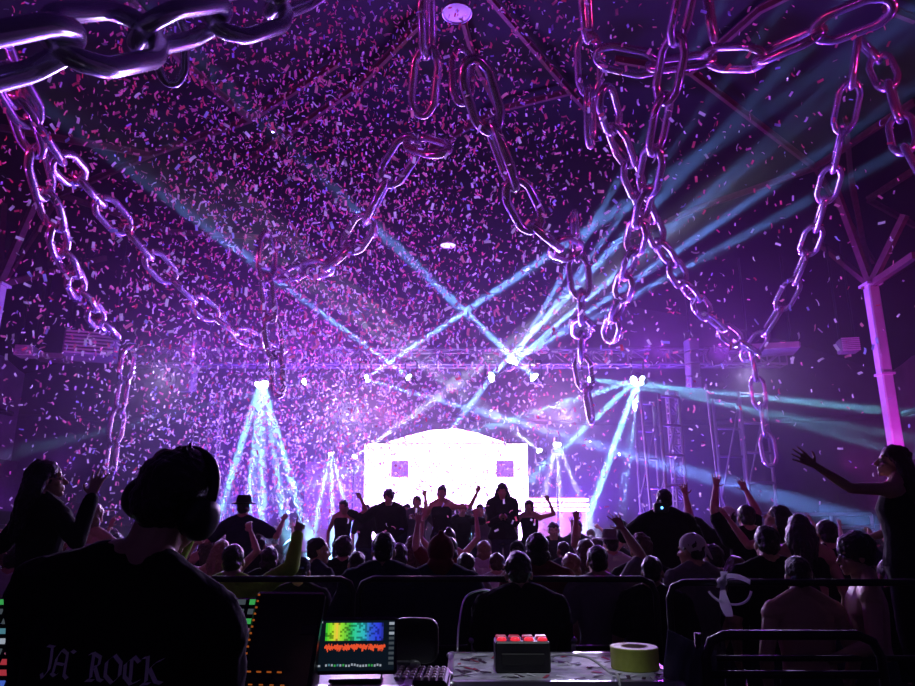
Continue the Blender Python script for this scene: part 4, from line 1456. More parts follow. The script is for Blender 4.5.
# --- performers and friends on the stage, dark against the white screen
SF = 'stage crowd'
stage_people = [
    (344, 500, 11.21, dict(sex='f', hair='bob', top=('tank', 'cloth_black'), yaw=170, arms=((-0.10, 0.03, 0.2), (0.05, 0.05, -0.25))), 'performer with one hand at the head at the left end of the stage'),
    (389, 490, 11.07, dict(hair='curly', top=('jacket', 'cloth_black'), yaw=175, arms=((0.06, 0.06, -0.25), (0.26, 0.02, -0.02)), build=1.1), 'curly haired performer in black stretching one arm down to the left'),
    (417, 496, 11.42, dict(hair='short', top=('tee', 'cloth_grey'), yaw=180, arms=((-0.1, 0.1, -0.05), (0.12, 0.1, -0.05))), 'performer in a mid grey tee second left of the dancer with spread arms'),
    (442, 486, 11.21, dict(hair='bun', sex='f', top=('tank', 'cloth_black'), yaw=170, arms=((-0.24, 0.04, 0.12), (0.16, 0.06, -0.1))), 'dancer with a hair bun holding one arm out to the right'),
    (462, 507, 11.56, dict(hair='short', top=('tee', 'cloth_black'), yaw=185, arms=((-0.19, 0.06, 0.12), (0.08, 0.1, -0.2))), 'performer crouched low reaching up between the dancer and the long haired performer'),
    (502, 483, 11.00, dict(sex='f', hair='long', top=('jacket', 'cloth_black'), yaw=178, head=(0, -8, 0), arms=((0.09, 0.16, -0.12), (-0.09, 0.16, -0.12)), build=1.15), 'long haired performer in a black jacket alone before the white screen'),
    (529, 500, 11.21, dict(sex='f', hair='bob', top=('tank', 'cloth_black'), yaw=165, arms=((-0.12, 0.02, 0.17), (0.1, 0.08, -0.15))), 'performer with a bent raised arm right of the long haired one'),
    (553, 522, 11.70, dict(hair='short', top=('tee', 'cloth_black'), yaw=180), 'performer standing low in the crowd before the pink set wall'),
    (576, 520, 11.70, dict(hair='short', top=('tee', 'cloth_navy'), yaw=180), 'man in navy in the crowd before the right end of the pink set wall'),
    (366, 508, 11.84, dict(hair='bob', sex='f', top=('tee', 'cloth_black'), yaw=180), 'small performer between the left end and the curly haired one'),
    (407, 504, 11.77, dict(hair='short', top=('tee', 'cloth_navy'), yaw=180, arms=BOTH), 'performer with both arms raised left of the dancer'),
    (480, 512, 11.84, dict(hair='short', top=('tee', 'cloth_grey'), yaw=180), 'small performer in grey right of the dancer'),
]
for i, (px, py, Y, kw, label) in enumerate(stage_people):
    loc, Hh = stand(px, py, Y, 0.0 if px > 540 else THZ)
    Hh = max(1.4, min(1.9, Hh))
    person(label, loc, Hh, dist=8.5, seed=90 + i, group=SF, **kw)

# --- the packed crowd in the middle of the floor
protos = [
    (dict(hair='short', top=('tee', 'cloth_black')), 'short haired audience member in a black tee in the packed crowd'),
    (dict(hair='long', sex='f', hair_m='hair_brown', top=('tank', 'cloth_black')), 'brown long haired woman in the packed crowd'),
    (dict(hair='fade', top=('tee', 'cloth_navy'), skin='skin_b', build=1.08), 'close cropped man in a navy tee in the packed crowd'),
    (dict(hair='curly', top=('tee', 'cloth_grey'), hair_m='hair_brown'), 'curly haired audience member in a grey tee in the packed crowd'),
    (dict(hair='short', hat=('cap', 'cloth_black'), top=('tee', 'cloth_black')), 'audience member wearing a black peaked cap in the packed crowd'),
    (dict(hair='short', top=('tee', 'cloth_black'), arms=R_UP, hands=('relax', 'open')), 'audience member raising the right hand in the packed crowd'),
    (dict(hair='bob', sex='f', top=('tee', 'cloth_white'), hair_m='hair_fair'), 'fair bob haired woman in white in the packed crowd'),
    (dict(hair='bob', top=('tee', 'cloth_red'), arms=L_UP, hands=('open', 'relax')), 'audience member in dark red raising the left hand in the packed crowd'),
    (dict(hair='bun', sex='f', top=('tank', 'cloth_navy'), arms=BOTH, hands=('open', 'open')), 'woman with a hair bun raising both hands in the packed crowd'),
    (dict(hair='short', hair_m='hair_brown', top=('tee', 'cloth_navy'), arms=((-0.02, 0.12, 0.2), (0.02, 0.12, 0.2)), hands=('hold', 'hold')), 'audience member in navy filming with both hands up in the packed crowd'),
]
rnd = random.Random(4)
PR = []
for i, (kw, lb) in enumerate(protos):
    PR.append([None, kw, lb])
spots = []
taken = [(P(px, py, Y).x, Y) for px, py, Y, _, _ in near] + [(P(247, 499, 9).x, 9.0), (P(660, 490, 7.4).x, 7.4)]
for row in range(15):
    Y = 6.6 + row * 0.55
    half = min(9.6, 0.66 * Y + 0.2)
    n = int(2 * half / (0.74 + 0.02 * row))
    for q in range(n):
        x = -half + (q + 0.5) * 2 * half / n + rnd.uniform(-0.16, 0.16)
        y = Y + rnd.uniform(-0.18, 0.18)
        if abs(abs(x) - 9.6) < 0.45 and abs(y - 15) < 0.6:
            continue
        if -3.0 < x < 1.8 and y > 9.5:
            continue
        if any((x - a) ** 2 + (y - b) ** 2 < 0.36 for a, b in taken):
            continue
        if rnd.random() < 0.10:
            continue
        taken.append((x, y))
        spots.append((x, y))
for x, y in spots:
    i = rnd.choices(range(10), [5, 3, 3, 2, 2, 1.0, 2, 1.0, .6, .8])[0]
    e = PR[i]
    Hh = rnd.uniform(0.94, 1.05)
    yw = rnd.gauss(-math.degrees(math.atan2(x, 17 - y)) * -0.3, 16)
    if e[0] is None:
        g = person(e[2], Vector((x, y, 0)), 1.70, yw, dist=9.0, seed=200 + i, group='packed crowd on the floor', **e[1])
        e[0] = g.root
        o = e[0]
    else:
        o = copy_tree(e[0])
        o.location = (x, y, 0)
        o.rotation_euler = (0, 0, R(yw))
    o.scale = (Hh, Hh, Hh)

# ------------------------------------------------------------------ barriers
def barrier(xa, ya, xb, yb, z0, z1, label, low=0.42):
    a, b = Vector((xa, ya, 0)), Vector((xb, yb, 0))
    L = (b - a).length
    rz = math.atan2(yb - ya, xb - xa)
    o = empty('crowd_barrier', ((xa + xb) / 2, (ya + yb) / 2, z0), rz, label, 'barrier')
    h = z1 - z0
    c = 0.09
    pts = [(-L / 2, 0, 0.03), (-L / 2, 0, h - c), (-L / 2 + c * .3, 0, h - c * .3), (-L / 2 + c, 0, h), (L / 2 - c, 0, h), (L / 2 - c * .3, 0, h - c * .3), (L / 2, 0, h - c), (L / 2, 0, 0.03)]
    MB().tube(pts, 0.021, 10).build('frame', M['steel_black'], o, True)
    MB().tube([(-L / 2, 0, h - low), (L / 2, 0, h - low)], 0.017, 8).build('rail', M['steel_black'], o, True)
    MB().tube([(-L / 2, 0, 0.14), (L / 2, 0, 0.14)], 0.017, 8).build('rail', M['steel_black'], o, True)
    for sx in (-1, 1):
        MB().rbox((sx * (L / 2 - 0.05), 0, 0.015), (0.06, 0.5, 0.03), 0.008).build('foot', M['steel_black'], o)
    return o


BY = 4.95
def bx(px, Y=BY):
    return (px - 457.5) / FPX * Y * (1 / math.cos(PITCH)) * 0.968 * 1.0


def bar_px(p0, p1, y0, y1, Y, z0, label, low=0.42):
    a, b = P(p0, y0, Y), P(p1, y1, Y)
    return barrier(a.x, Y, b.x, Y, z0, (a.z + b.z) / 2, label, low)


bar_px(196, 354, 579, 579, 4.98, 0.2, 'black crowd barrier left of the broad jacket man, with a rounded end')
bar_px(359, 655, 579, 579, 4.86, 0.2, 'wide black crowd barrier behind the seated operator')
bar_px(668, 930, 581, 584, 4.42, 0.2, 'black crowd barrier with a white ribbon at right')
bar_px(704, 878, 634, 636, 3.3, 0.2, 'nearest low black barrier frame at the lower right', 0.16)

# white ribbon knotted on the right barrier
o = empty('ribbon', P(722, 582, 4.38), 0, 'white ribbon knotted around the right barrier rail', 'ribbon')
rib = mat('ribbon_white', (0.75, 0.76, 0.8), 0.5, trans=0.4)
def strip(pts, w, name, parent, m, wdir=Vector((1, 0, 0))):
    mb = MB()
    vs, fs = [], []
    pts = [Vector(p) for p in pts]
    for i, p in enumerate(pts):
        a = 0.5 * math.sin(i * 0.7)
        d = (wdir * math.cos(a) + Vector((0, 1, 0)) * math.sin(a)) * (w[i] if isinstance(w, list) else w) / 2
        vs += [p - d, p + d]
    n = len(vs)
    vs += [v + Vector((0, 0.003, 0)) for v in vs]
    for i in range(len(pts) - 1):
        q = (2 * i, 2 * i + 1, 2 * i + 3, 2 * i + 2)
        fs += [q, tuple(n + t for t in q[::-1])]
    mb.add(vs, fs)
    return mb.build(name, m, parent, True)


def bez(a, b, c, n=8):
    a, b, c = Vector(a), Vector(b), Vector(c)
    return [a * (1 - t) ** 2 + b * 2 * t * (1 - t) + c * t * t for t in [i / n for i in range(n + 1)]]


MB().ellipsoid((0, 0, 0), (0.03, 0.03, 0.028)).build('knot', rib, o, True)
strip(bez((0.0, -.02, 0), (-0.03, -.05, -0.08), (0.015, -.03, -0.19)), [.03, .035, .045, .05, .055, .06, .06, .055, .04], 'tail', o, rib)
strip(bez((0.01, -.02, 0.06), (0.0, -.04, 0.02), (-0.02, -.02, -0.03)), .045, 'loop', o, rib)
strip(bez((0.0, -.01, 0.03), (0.08, -.03, 0.05), (0.16, -.02, 0.0)), .03, 'tail', o, rib, Vector((0, 0, 1)))
MB().tube(bez((0.16, -.02, -.05), (0.13, -.03, -0.14), (0.02, -.02, -0.12), 10), 0.007, 6).build('string', rib, o, True)
MB().tube(bez((-0.09, -.02, -.05), (-0.07, -.03, -0.09), (-0.02, -.02, -0.11), 10), 0.007, 6).build('string', rib, o, True)

# ------------------------------------------------------------------ mixing desk and road cases
def glow(name, c, s=1.0):
    return mat(name, (0.01, 0.01, 0.01), 0.3, emit=c, strength=s)


G_ = {'white': glow('glow_white', (0.75, 0.85, 1.0), 0.4), 'blue': glow('glow_blue', (0.1, 0.22, 1.0), 0.5), 'red': glow('glow_red', (1.0, 0.08, 0.12), 0.35), 'green': glow('glow_green', (0.1, 0.9, 0.2), 0.35),
      'teal': glow('glow_teal', (0.2, 0.6, 0.75), 0.3), 'amber': glow('glow_amber', (1.0, 0.22, 0.03), 0.28), 'pink': glow('glow_pink', (0.9, 0.25, 0.45), 0.3), 'grey': glow('glow_grey', (0.3, 0.38, 0.45), 0.15)}
GL = list(G_.values())
GK = list(G_.keys())
screen_off = mat('screen_dark', (0.006, 0.006, 0.008), 0.25)

desk = empty('mixing_console', (-1.10, 2.25, 0.2), 0, 'large dark mixing console with lit channel strips in front of the technician', 'mixing console')
mb = MB()
W2 = 0.62
prof = [(-0.42, 0.72), (-0.42, 0.92), (0.16, 1.01), (0.32, 1.33), (0.40, 1.33), (0.40, 0.72)]
vs = [(-W2, y, z) for y, z in prof] + [(W2, y, z) for y, z in prof]
n = len(prof)
mb.add(vs, [tuple(range(n)), tuple(range(n, 2 * n))[::-1]] + [(i, i + n, (i + 1) % n + n, (i + 1) % n) for i in range(n)])
mb.build('body', M['case_black'], desk)
for sx in (-1, 1):
    MB().rbox((sx * (W2 + 0.02), 0.0, 0.87), (0.04, 0.82, 0.34), 0.015).build('end_cheek', M['black_plastic'], desk)
    for sy in (-0.32, 0.34):
        MB().rbox((sx * 0.5, sy, 0.36), (0.08, 0.08, 0.72), 0.01).build('leg', M['steel_black'], desk)
# fader bank on the sloping top
tilt = math.atan2(0.10, 0.62)
for k in range(24):
    x = -0.56 + k * 0.0487
    MB().rbox((x, -0.22 + 0.02 * math.sin(k * 1.7), 0.957), (0.022, 0.045, 0.022), 0.006, (tilt, 0, 0)).build('fader', M['alu'] if k % 3 else M['black_plastic'], desk)


def channel_screen(cx_, w, cols, label):
    """upright lit screen of channel strips on the meter bridge"""
    q = Euler((R(62), 0, 0)).to_matrix()
    mb = MB()
    mb.rbox((cx_, 0.25, 1.19), (w, 0.37, 0.03), 0.01, q)
    sc = mb.build('screen', screen_off, desk)
    if label:
        sc['label'] = label
    rn = random.Random(cols)
    mb = MB()
    for i in range(cols):
        for j in range(11):
            mb.m = [GK.index(t) for t in (('white', 'teal', 'grey') if i % 2 else ('blue', 'pink', 'red', 'grey'))][rn.randrange(3 if i % 2 else 4)] if j < 9 else GK.index('grey')
            if rn.random() < .15:
                mb.m = GK.index('green')
            u = -w / 2 + (i + 0.5) * w / cols
            v = -0.165 + j * 0.033
            c = Vector((cx_, 0.25, 1.19)) + q @ Vector((u, v, 0.018))
            mb.box(c, (w / cols * 0.72, 0.017, 0.004), q)
    mb.build('channel_strips', GL, sc)


channel_screen(-0.34, 0.54, 10, 'lit screen of coloured channel strips')
channel_screen(0.22, 0.52, 10, 'lit screen of coloured channel strips')
# dark raised side panel with orange indicator lamps
pc = P(283, 641, 2.42)
q = Euler((R(66), 0, R(-6))).to_matrix()
pp = pc - Vector(desk.location)
pan = MB().rbox(pp, (0.235, 0.31, 0.035), 0.01, q).build('side_panel', screen_off, desk)
mb = MB()
for j in range(11):
    mb.box(pp + q @ Vector((-0.105, 0.140 - j * 0.0205, 0.020)), (0.006, 0.005, 0.004), q)
for j in range(4):
    mb.box(pp + q @ Vector((-0.085 + j * 0.033, -0.098, 0.020)), (0.014, 0.004, 0.004), q)
for j in range(5):
    mb.box(pp + q @ Vector((-0.105 + j * 0.034, -0.135, 0.020)), (0.012, 0.003, 0.004), q)
mb.build('indicator_lamps', G_['amber'], pan)
MB().rbox(pp + q @ Vector((0.085, 0.03, 0.019)), (0.05, 0.028, 0.004), 0.001, q).build('badge', M['case_black'], pan)
for r_ in range(3):
    mb = MB()
    for j in range(5):
        mb.rbox(pp + Vector((-0.09 + j * 0.03 - r_ * 0.004, -0.13 - r_ * 0.025, -0.20 - r_ * 0.012)), (0.016, 0.012, 0.012), 0.003)
    mb.build('key_row', G_['amber'] if r_ == 0 else M['black_plastic'], desk)

# spectrum analyser screen on its own case
def road_case(x, y, w, d, z0, z1, label, rz=0, top=None, detail=True):
    o = empty('road_case', (x, y, z0), R(rz), label, 'road case')
    h = z1 - z0
    MB().box((0, 0, h / 2 + 0.03), (w - 0.02, d - 0.02, h - 0.08)).build('body', M['case_black'], o)
    MB().rbox((0, 0, h - 0.012), (w - 0.03, d - 0.03, 0.024), 0.004).build('top', top or M['case_black'], o)
    mb = MB()
    for sx in (-1, 1):
        mb.box((sx * (w / 2 - 0.008), 0, h - 0.012), (0.028, d, 0.030))
        for sy in (-1, 1):
            mb.box((sx * (w / 2 - 0.010), sy * (d / 2 - 0.010), h / 2 + 0.03), (0.026, 0.026, h - 0.08))
    for sy in (-1, 1):
        mb.box((0, sy * (d / 2 - 0.008), h - 0.012), (w, 0.028, 0.030))
        mb.box((0, sy * (d / 2 - 0.008), 0.085), (w, 0.022, 0.026))
    mb.build('edge_trim', M['alu'], o)
    for sx in (-1, 1):
        for sy in (-1, 1):
            MB().ellipsoid((sx * (w / 2 - 0.012), sy * (d / 2 - 0.012), h - 0.012), (0.030, 0.030, 0.020)).build('corner_ball', M['alu'], o, True)
            MB().lathe([(0.01, -0.02), (0.045, -0.018), (0.045, 0.018), (0.01, 0.02)], (sx * (w / 2 - 0.1), sy * (d / 2 - 0.1), 0.045), Euler((0, R(90), 0)).to_matrix()).build('wheel', M['black_rubber'], o, True)
    return o


dirty = mat('scuffed_white_top', (0.42, 0.43, 0.47), 0.7, var=0.55, scale=9, bump=0.2, bscale=30)
a, b = P(448, 682, 3.30), P(684, 682, 3.30)
TZ = a.z
CX, CW = (a.x + b.x) / 2, b.x - a.x
CYN, CYF = 3.30, 4.02
road_case(CX, (CYN + CYF) / 2, CW, CYF - CYN, 0.2, TZ, 'road case with a scuffed white top and metal edges in front of the operator', 0, dirty)
ac = P(354, 682, 2.60)
road_case(ac.x, 2.80, 0.38, 0.46, 0.2, ac.z - 0.01, 'black road case under the analyser screen beside the console', 0)
scr = empty('analyser_screen', (ac.x, 2.62, ac.z - 0.005), R(3), 'small screen showing a rainbow spectrum and a red trace', 'screen')
q = Euler((R(80), 0, 0)).to_matrix()
Wd, Hd = 0.285, 0.165
cz = Vector((0, 0.02, 0.115))
MB().rbox(cz, (Wd, Hd + 0.02, 0.022), 0.008, q).build('bezel', M['black_plastic'], scr)
def on(u, v, d=0.0125):
    return cz + q @ Vector((u, v, d))


panel_bg = glow('panel_bg', (0.02, 0.05, 0.09), 0.12)
MB().box(on(0, 0, 0.0115), (Wd - 0.02, Hd - 0.005, 0.002), q).build('display', panel_bg, scr)
# colours of the waterfall run green - yellow - green - teal - blue
wf = []
def ramp(t):
    st = [(0, (0.05, .55, .03)), (.1, (.35, .8, .02)), (.18, (.85, .55, .05)), (.26, (.3, .75, .03)), (.42, (.03, .45, .06)), (.5, (.03, .6, .30)), (.68, (.03, .45, .55)), (.76, (.03, .12, .6)), (.92, (.03, .05, .75)), (1, (.02, .03, .35))]
    for (t0, c0), (t1, c1) in zip(st, st[1:]):
        if t <= t1:
            k = (t - t0) / (t1 - t0)
            return tuple(a_ + (b_ - a_) * k for a_, b_ in zip(c0, c1))
    return st[-1][1]


mats_w = [glow('spectrum_colour', ramp(i / 27), 1.0) for i in range(28)]
mats_k = [glow('spectrum_dim', tuple(c * .4 for c in ramp(i / 27)), 1.0) for i in range(28)]
rn = random.Random(2)
mb = MB()
for i in range(28):
    for j in range(9):
        mb.m = i + (28 if rn.random() < 0.3 else 0)
        mb.box(on(-0.105 + i * 0.0072, 0.018 + j * 0.0064, 0.0135), (0.0072, 0.0064, 0.001), q)
mb.build('spectrum', mats_w + mats_k, scr)
red_trace = glow('red_trace', (1.0, 0.10, 0.03), 0.9)
mb = MB()
for i in range(64):
    hh_ = 0.008 + 0.016 * abs(math.sin(i * .35)) * rn.uniform(.4, 1)
    mb.box(on(-0.108 + i * 0.0033, -0.002 - hh_ * .3 + rn.uniform(-.004, .004), 0.0135), (0.0028, hh_, 0.001), q)
mb.build('red_trace', red_trace, scr)
mb = MB()
for i in range(20):
    mb.m = 0 if rn.random() < .6 else (4 if rn.random() < .5 else 3)
    mb.box(on(-0.100 + i * 0.0098, -0.064 + rn.uniform(-.002, .003), 0.0135), (0.006, 0.007, 0.001), q)
mb.build('level_row', GL, scr)
mb = MB()
for j in range(9):
    mb.m = GK.index('white' if j in (0, 2) else 'grey')
    mb.box(on(0.122, 0.07 - j * 0.016, 0.0135), (0.018, 0.009, 0.001), q)
mb.build('side_readouts', GL, scr)
mb = MB()
for j in (0, 8):
    mb.m = 0
    mb.box(on(-0.126, 0.075 - j * 0.0175, 0.0135), (0.012, 0.006, 0.001), q)
mb.build('corner_marks', GL, scr)
MB().rbox((0, 0.06, 0.006), (0.18, 0.14, 0.012), 0.004).build('stand', M['black_plastic'], scr)

# rounded dark monitor seen right of it and a keypad unit
mc = P(415, 640, 3.05)
o = empty('monitor', (mc.x, 3.05, 0.2), R(-4), 'dark rounded monitor right of the analyser screen', 'monitor')
zc = mc.z - 0.2
mb = MB()
n = 24
w_, h_ = 0.095, 0.085
ring = []
for k in range(n):
    t = 2 * math.pi * k / n
    c_, s_ = math.cos(t), math.sin(t)
    ring.append((w_ * math.copysign(abs(c_) ** .45, c_), h_ * math.copysign(abs(s_) ** .45, s_)))
vs = []
for y, sc_ in [(-0.02, .93), (-0.03, 1.0), (0.0, 1.02), (0.04, .85), (0.05, .6)]:
    vs += [(u_ * sc_, y, zc + v_ * sc_) for u_, v_ in ring]
fs = [(i * n + j, i * n + (j + 1) % n, (i + 1) * n + (j + 1) % n, (i + 1) * n + j) for i in range(4) for j in range(n)]
fs += [tuple(range(n))[::-1], tuple(4 * n + j for j in range(n))]
mb.add(vs, fs)
mb.build('housing', M['black_plastic'], o, True)
MB().tube([(u_ * 1.0, -0.03, zc + v_ * 1.0) for u_, v_ in ring], 0.004, 6, True).build('rim', M['case_black'], o, True)
MB().tube([(0, 0.02, zc - 0.06), (0, 0.02, 0.03)], 0.022, 10).build('pole', M['steel_black'], o, True)
MB().rbox((0, 0.02, 0.015), (0.3, 0.3, 0.03), 0.01).build('foot', M['steel_black'], o)
kc = P(420, 681, 2.72)
road_case(kc.x, 2.86, 0.20, 0.36, 0.2, kc.z - 0.03, 'narrow dark case under the keypad unit')
o = empty('keypad_unit', (kc.x, 2.80, kc.z - 0.03), R(-2), 'grey keypad unit with rows of small pale keys', 'keypad')
MB().rbox((0, 0, 0.02), (0.20, 0.26, 0.04), 0.008).build('housing', M['case_black'], o)
keymat = mat('key_pale', (0.45, 0.40, 0.30), 0.5)
for i in range(7):
    for j in range(5):
        MB().rbox((-0.078 + i * 0.026, -0.10 + j * 0.045, 0.044), (0.017, 0.028, 0.012), 0.003).build('key', keymat, o)

# laptop beyond the operator
lp = P(520, 592, 4.66)
o = empty('laptop', (lp.x, 4.62, TZ), 0, 'open laptop with a pale lit screen half hidden by the operator', 'laptop')
road_case(lp.x, 4.66, 0.62, 0.30, 0.2, TZ, 'slim dark road case under the open laptop', 0)
lh = lp.z - TZ
MB().rbox((0, -0.02, 0.01), (0.42, 0.2, 0.02), 0.005).build('base', M['black_plastic'], o)
lid = MB().rbox((0, 0.085, lh / 2 + 0.01), (0.47, 0.014, lh), 0.006).build('lid', M['black_plastic'], o)
pale = glow('laptop_pale', (0.42, 0.58, 0.72), 0.55)
MB().box((0, 0.076, lh / 2 + 0.015), (0.44, 0.004, lh - 0.04)).build('display', pale, lid)
mb = MB()
for j in range(3):
    mb.box((0.165, 0.073, lh - 0.035 - 0.02 * j), (0.10 - 0.02 * j, 0.002, 0.007))
mb.build('window_rows', G_['white'], lid)

# black box with red lamps on the white topped case
rc = P(522, 668, 3.55)
o = empty('power_box', (rc.x, 3.56, TZ), 0, 'black box with a row of red lamps on the white road case', 'power box')
bw_, bh_ = 0.255, 0.135
MB().rbox((0, 0, bh_ / 2), (bw_, 0.16, bh_), 0.008).build('housing', M['black_plastic'], o)
redl = glow('red_lamp', (1.0, 0.03, 0.06), 0.9)
redd = glow('red_lamp_dim', (0.7, 0.02, 0.05), 0.35)
for k in range(4):
    c = MB()
    c.lathe([(0.005, 0.013), (0.018, 0.011), (0.024, 0.0), (0.022, -0.002)][::-1], (-0.095 + k * 0.0635, -0.04, bh_ + 0.002), n=14).build('red_lamp', redl, o, True)
    MB().rbox((-0.095 + k * 0.0635, 0.03, bh_ + 0.006), (0.05, 0.05, 0.014), 0.004).build('switch', redd, o)
MB().rbox((0, -0.083, 0.06), (0.2, 0.01, 0.05), 0.004).build('handle', M['black_rubber'], o)
# roll of yellow green tape
tc_ = P(640, 664, 3.50)
o = empty('tape_roll', (tc_.x, 3.60, TZ), 0, 'roll of yellow green gaffer tape lying on the white road case', 'tape roll')
tape = mat('tape_yellow_green', (0.42, 0.50, 0.07), 0.55, var=0.1, scale=30)
def ringlathe(r0, r1, h):
    mb = MB()
    n = 40
    vs, fs = [], []
    pr_ = [(r0, 0.003), (r0 + 0.004, 0), (r1 - 0.004, 0), (r1, 0.004), (r1, h - 0.004), (r1 - 0.004, h), (r0 + 0.004, h), (r0, h - 0.003)]
    for r, z in pr_:
        vs += [(r * math.cos(2 * math.pi * j / n), r * math.sin(2 * math.pi * j / n), z) for j in range(n)]
    m = len(pr_)
    for i in range(m):
        for j in range(n):
            fs.append((i * n + j, i * n + (j + 1) % n, ((i + 1) % m) * n + (j + 1) % n, ((i + 1) % m) * n + j))
    return mb.add(vs, fs)


ringlathe(0.062, 0.112, 0.098).build('tape', tape, o)
ringlathe(0.056, 0.0615, 0.098).build('core', mat('cardboard', (0.45, 0.34, 0.26), 0.8), o)
# white cable that crosses the case edge
a, b, c, d = P(572, 640, 4.2), P(600, 634, 3.7), P(618, 645, 3.45), P(627, 672, 3.28)
pts = catmull([Vector((CX - 0.02, 3.85, TZ + 0.008)), Vector((CX + 0.06, 3.75, TZ + 0.035)), Vector((CX + 0.15, 3.58, TZ + 0.05)), Vector((CX + 0.21, 3.42, TZ + 0.02)), Vector((CX + 0.225, 3.275, TZ + 0.01)), Vector((CX + 0.225, 3.27, TZ - 0.25))], 8)
o = MB().tube(pts, 0.006, 8).build('cable', M['cloth_white'], None, True)
tag(o, 'white cable running past the tape roll over the case edge', 'cable')
pts = catmull([Vector((CX - 0.47, 4.00, TZ + 0.01)), Vector((CX - 0.46, 4.2, TZ + 0.12)), Vector((CX - 0.42, 4.42, TZ + 0.24)), Vector((CX - 0.30, 4.58, TZ + 0.27)), Vector((CX - 0.2, 4.70, TZ + 0.22))], 8)
o = MB().tube(pts, 0.006, 8).build('cable', M['alu'], None, True)
tag(o, 'grey cable curling up left of the operator', 'cable')
# scattered paper scraps that have already landed on the case
rn = random.Random(9)
scr_m = [mat('scrap_white', (0.7, 0.7, 0.75), 0.7), mat('scrap_red', (0.4, 0.03, 0.06), 0.7), mat('scrap_dark', (0.05, 0.02, 0.04), 0.7)]
for k in range(120):
    x, y = CX + rn.uniform(-.47, .47) * CW / 1.0 * .98, rn.uniform(CYN + .04, CYF - .04)
    if abs(x - rc.x) < .17 and abs(y - 3.56) < .12 or (x - tc_.x) ** 2 + (y - 3.6) ** 2 < .135 ** 2:
        continue
    mb = MB()
    mb.box((0, 0, 0.0), (0.052, 0.017, 0.0012), (rn.uniform(-.15, .15), rn.uniform(-.15, .15), 0))
    cI = rn.choice([0, 0, 1, 2, 2])
    o = mb.build('confetti', scr_m[cI])
    o.location = (x, y, TZ + 0.004)
    o.rotation_euler = (0, 0, rn.uniform(0, 3.14))
    tag(o, ['white', 'red', 'dark'][cI] + ' paper scrap that has landed on the scuffed white case top', 'confetti', 'paper scraps lying on the white road case')
# pale plastic sheet hanging over the corner of the nearest barrier
bg = P(668, 634, 3.34)
o = empty('plastic_sheet', (bg.x + 0.1, 3.34, bg.z), 0, 'crumpled pale plastic sheet slung beside the nearest barrier', 'plastic sheet')
plast = mat('plastic_pale', (0.10, 0.11, 0.14), 0.25, trans=0.3)
mb = MB()
nu, nv = 12, 14
vs, fs = [], []
for i in range(nu + 1):
    for j in range(nv + 1):
        u_, v_ = i / nu, j / nv
        p = Vector((-0.10 + u_ * 0.22 - 0.04 * v_, 0, 0.02 - v_ * 0.36 - 0.10 * u_ * (1 - v_)))
        p.y = 0.05 * noise.noise(p * 9) + 0.03 * math.sin(u_ * 14 + v_ * 4)
        vs.append(p)
n = len(vs)
vs += [v + Vector((0, 0.004, 0)) for v in vs]
for i in range(nu):
    for j in range(nv):
        a_ = i * (nv + 1) + j
        qd = (a_, a_ + 1, a_ + nv + 2, a_ + nv + 1)
        fs += [qd, tuple(n + t for t in qd[::-1])]
mb.add(vs, fs)
mb.build('sheet', plast, o, True)
MB().tube([(0.04, 0.03, 0.0), (0.04, 0.03, 0.2 - bg.z)], 0.016, 8).build('post', M['steel_black'], o, True)

# camera held up by the rider
cp = P(660, 508, 7.05)
o = empty('camera', (cp.x, 7.02, cp.z), 0, 'small black camera with a blue lamp held by the bulky rider', 'camera')
MB().rbox((0, 0, 0), (0.14, 0.07, 0.09), 0.012).build('body', M['black_plastic'], o)
MB().lathe([(0.03, 0.0), (0.034, 0.01), (0.034, 0.06), (0.03, 0.07)], (0, 0.035, 0), Euler((R(-90), 0, 0)).to_matrix()).build('lens', M['black_plastic'], o, True)
MB().ellipsoid((0.0, -0.04, 0.0), (0.012, 0.008, 0.012)).build('lamp', glow('cam_blue', (0.1, 0.4, 1.0), 6), o, True)

# ------------------------------------------------------------------ falling confetti
rn = random.Random(21)
paper = [mat('paper_white', (0.80, 0.78, 0.80), 0.55, trans=0.5), mat('paper_pink', (0.80, 0.28, 0.40), 0.55, trans=0.5), mat('paper_red', (0.78, 0.13, 0.20), 0.55, trans=0.5), mat('paper_blue', (0.45, 0.45, 0.85), 0.55, trans=0.5)]


def scrap(mb, c, q, L=0.064, w=0.026, bend=0.3):
    vs, fs = [], []
    for i in range(4):
        t = (i / 3 - 0.5)
        z = bend * L * (0.25 - t * t)
        for s_ in (-1, 1):
            vs.append(c + q @ Vector((t * L, s_ * w / 2, z)))
    for i in range(3):
        fs.append((2 * i, 2 * i + 2, 2 * i + 3, 2 * i + 1))
    mb.add(vs, fs)


def rot():
    return Euler((rn.uniform(0, 6.3), rn.uniform(0, 6.3), rn.uniform(0, 6.3))).to_matrix()


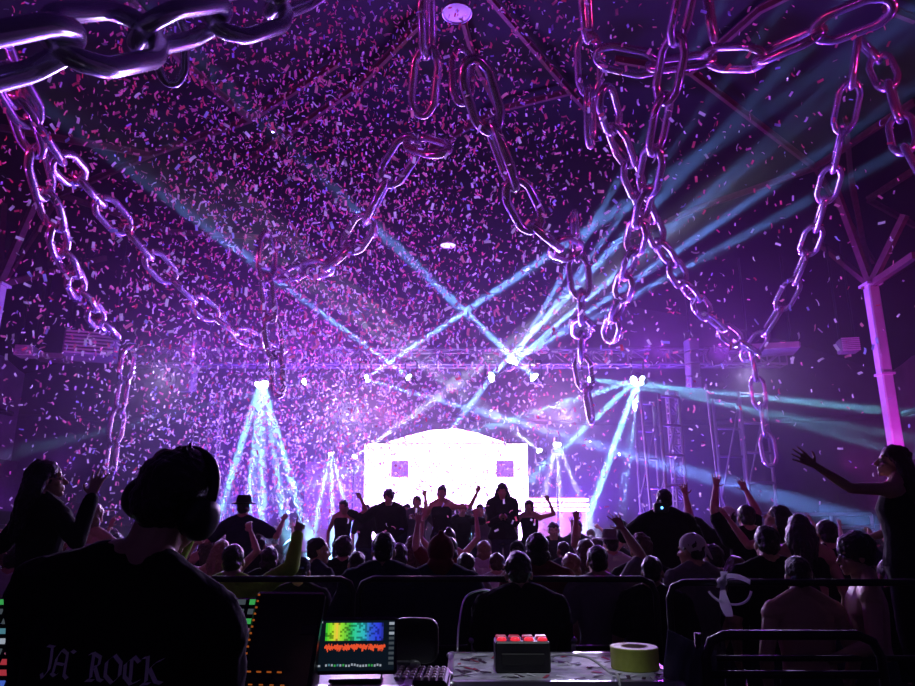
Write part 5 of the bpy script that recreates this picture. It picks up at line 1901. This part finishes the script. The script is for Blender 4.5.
def cloud_point():
    """the cannons fired from the stage front left of centre: the cloud is densest there and thins to the right"""
    while True:
        y = rn.uniform(5.2, 17.0)
        z = rn.uniform(1.9, 11.5)
        x = rn.uniform(-9.5, 9.5)
        if z > dome_z(x, y) - 0.7:
            continue
        dn = math.exp(-((x + 2.4 + 0.10 * (y - 10)) / 3.6) ** 2) + 0.16 * math.exp(-((x - 2.5) / 4.2) ** 2)
        if z < 3.2:
            dn *= max(0.0, (y - 8.0) / 7.0) * 1.2
        if x > 3:
            dn *= 0.6
        if rn.random() < dn:
            return Vector((x, y, z))


MIXW = [2.6, 4.5, 3, .8]
base_mesh = []
for k in range(4):
    for b_ in (0.2, 0.7):
        mb = MB()
        scrap(mb, Vector((0, 0, 0)), Matrix.Identity(3), bend=b_)
        base_mesh.append((k, mb.mesh('confetti', paper[k], True)))
LAB = ['white', 'pink', 'red', 'lilac']
cnt = 0
def low_point():
    """paper drifting down over the crowd left of the stage front"""
    while True:
        p = Vector((rn.gauss(-2.6, 2.3), rn.uniform(9.5, 17.0), 1.7 + abs(rn.gauss(0, 2.6))))
        if abs(p.x) < 8 and p.z < 7 and not (-2.4 < p.x < 1.6 and 10.4 < p.y < 12 and p.z < 2.6):
            return p


near_pts = sorted([cloud_point() for _ in range(17000)] + [low_point() for _ in range(5000)], key=lambda p: p.y)
# stay clear of the camera's nearest metres and of people's heads
for p in near_pts[:300]:
    k = rn.choices(range(4), MIXW)[0]
    me = base_mesh[k * 2 + rn.randrange(2)][1]
    o = bpy.data.objects.new('confetti', me)
    COL.objects.link(o)
    o.location = p
    o.rotation_euler = (rn.uniform(0, 6.3), rn.uniform(0, 6.3), rn.uniform(0, 6.3))
    tag(o, LAB[k] + ' paper strip fluttering in the air above the audience', 'confetti', 'falling confetti nearest the camera')
mb = MB()
for p in near_pts[300:]:
    mb.m = rn.choices(range(4), MIXW if p.z > 5.5 else [6, 3, .5, .9])[0]  # redder high up, whiter low: colour of the light put into the paper mix
    scrap(mb, p, rot(), bend=rn.uniform(0, .8))
o = mb.build('confetti', paper)
tag(o, 'dense cloud of white, pink and red confetti falling through the whole hall', 'confetti', kind='stuff')
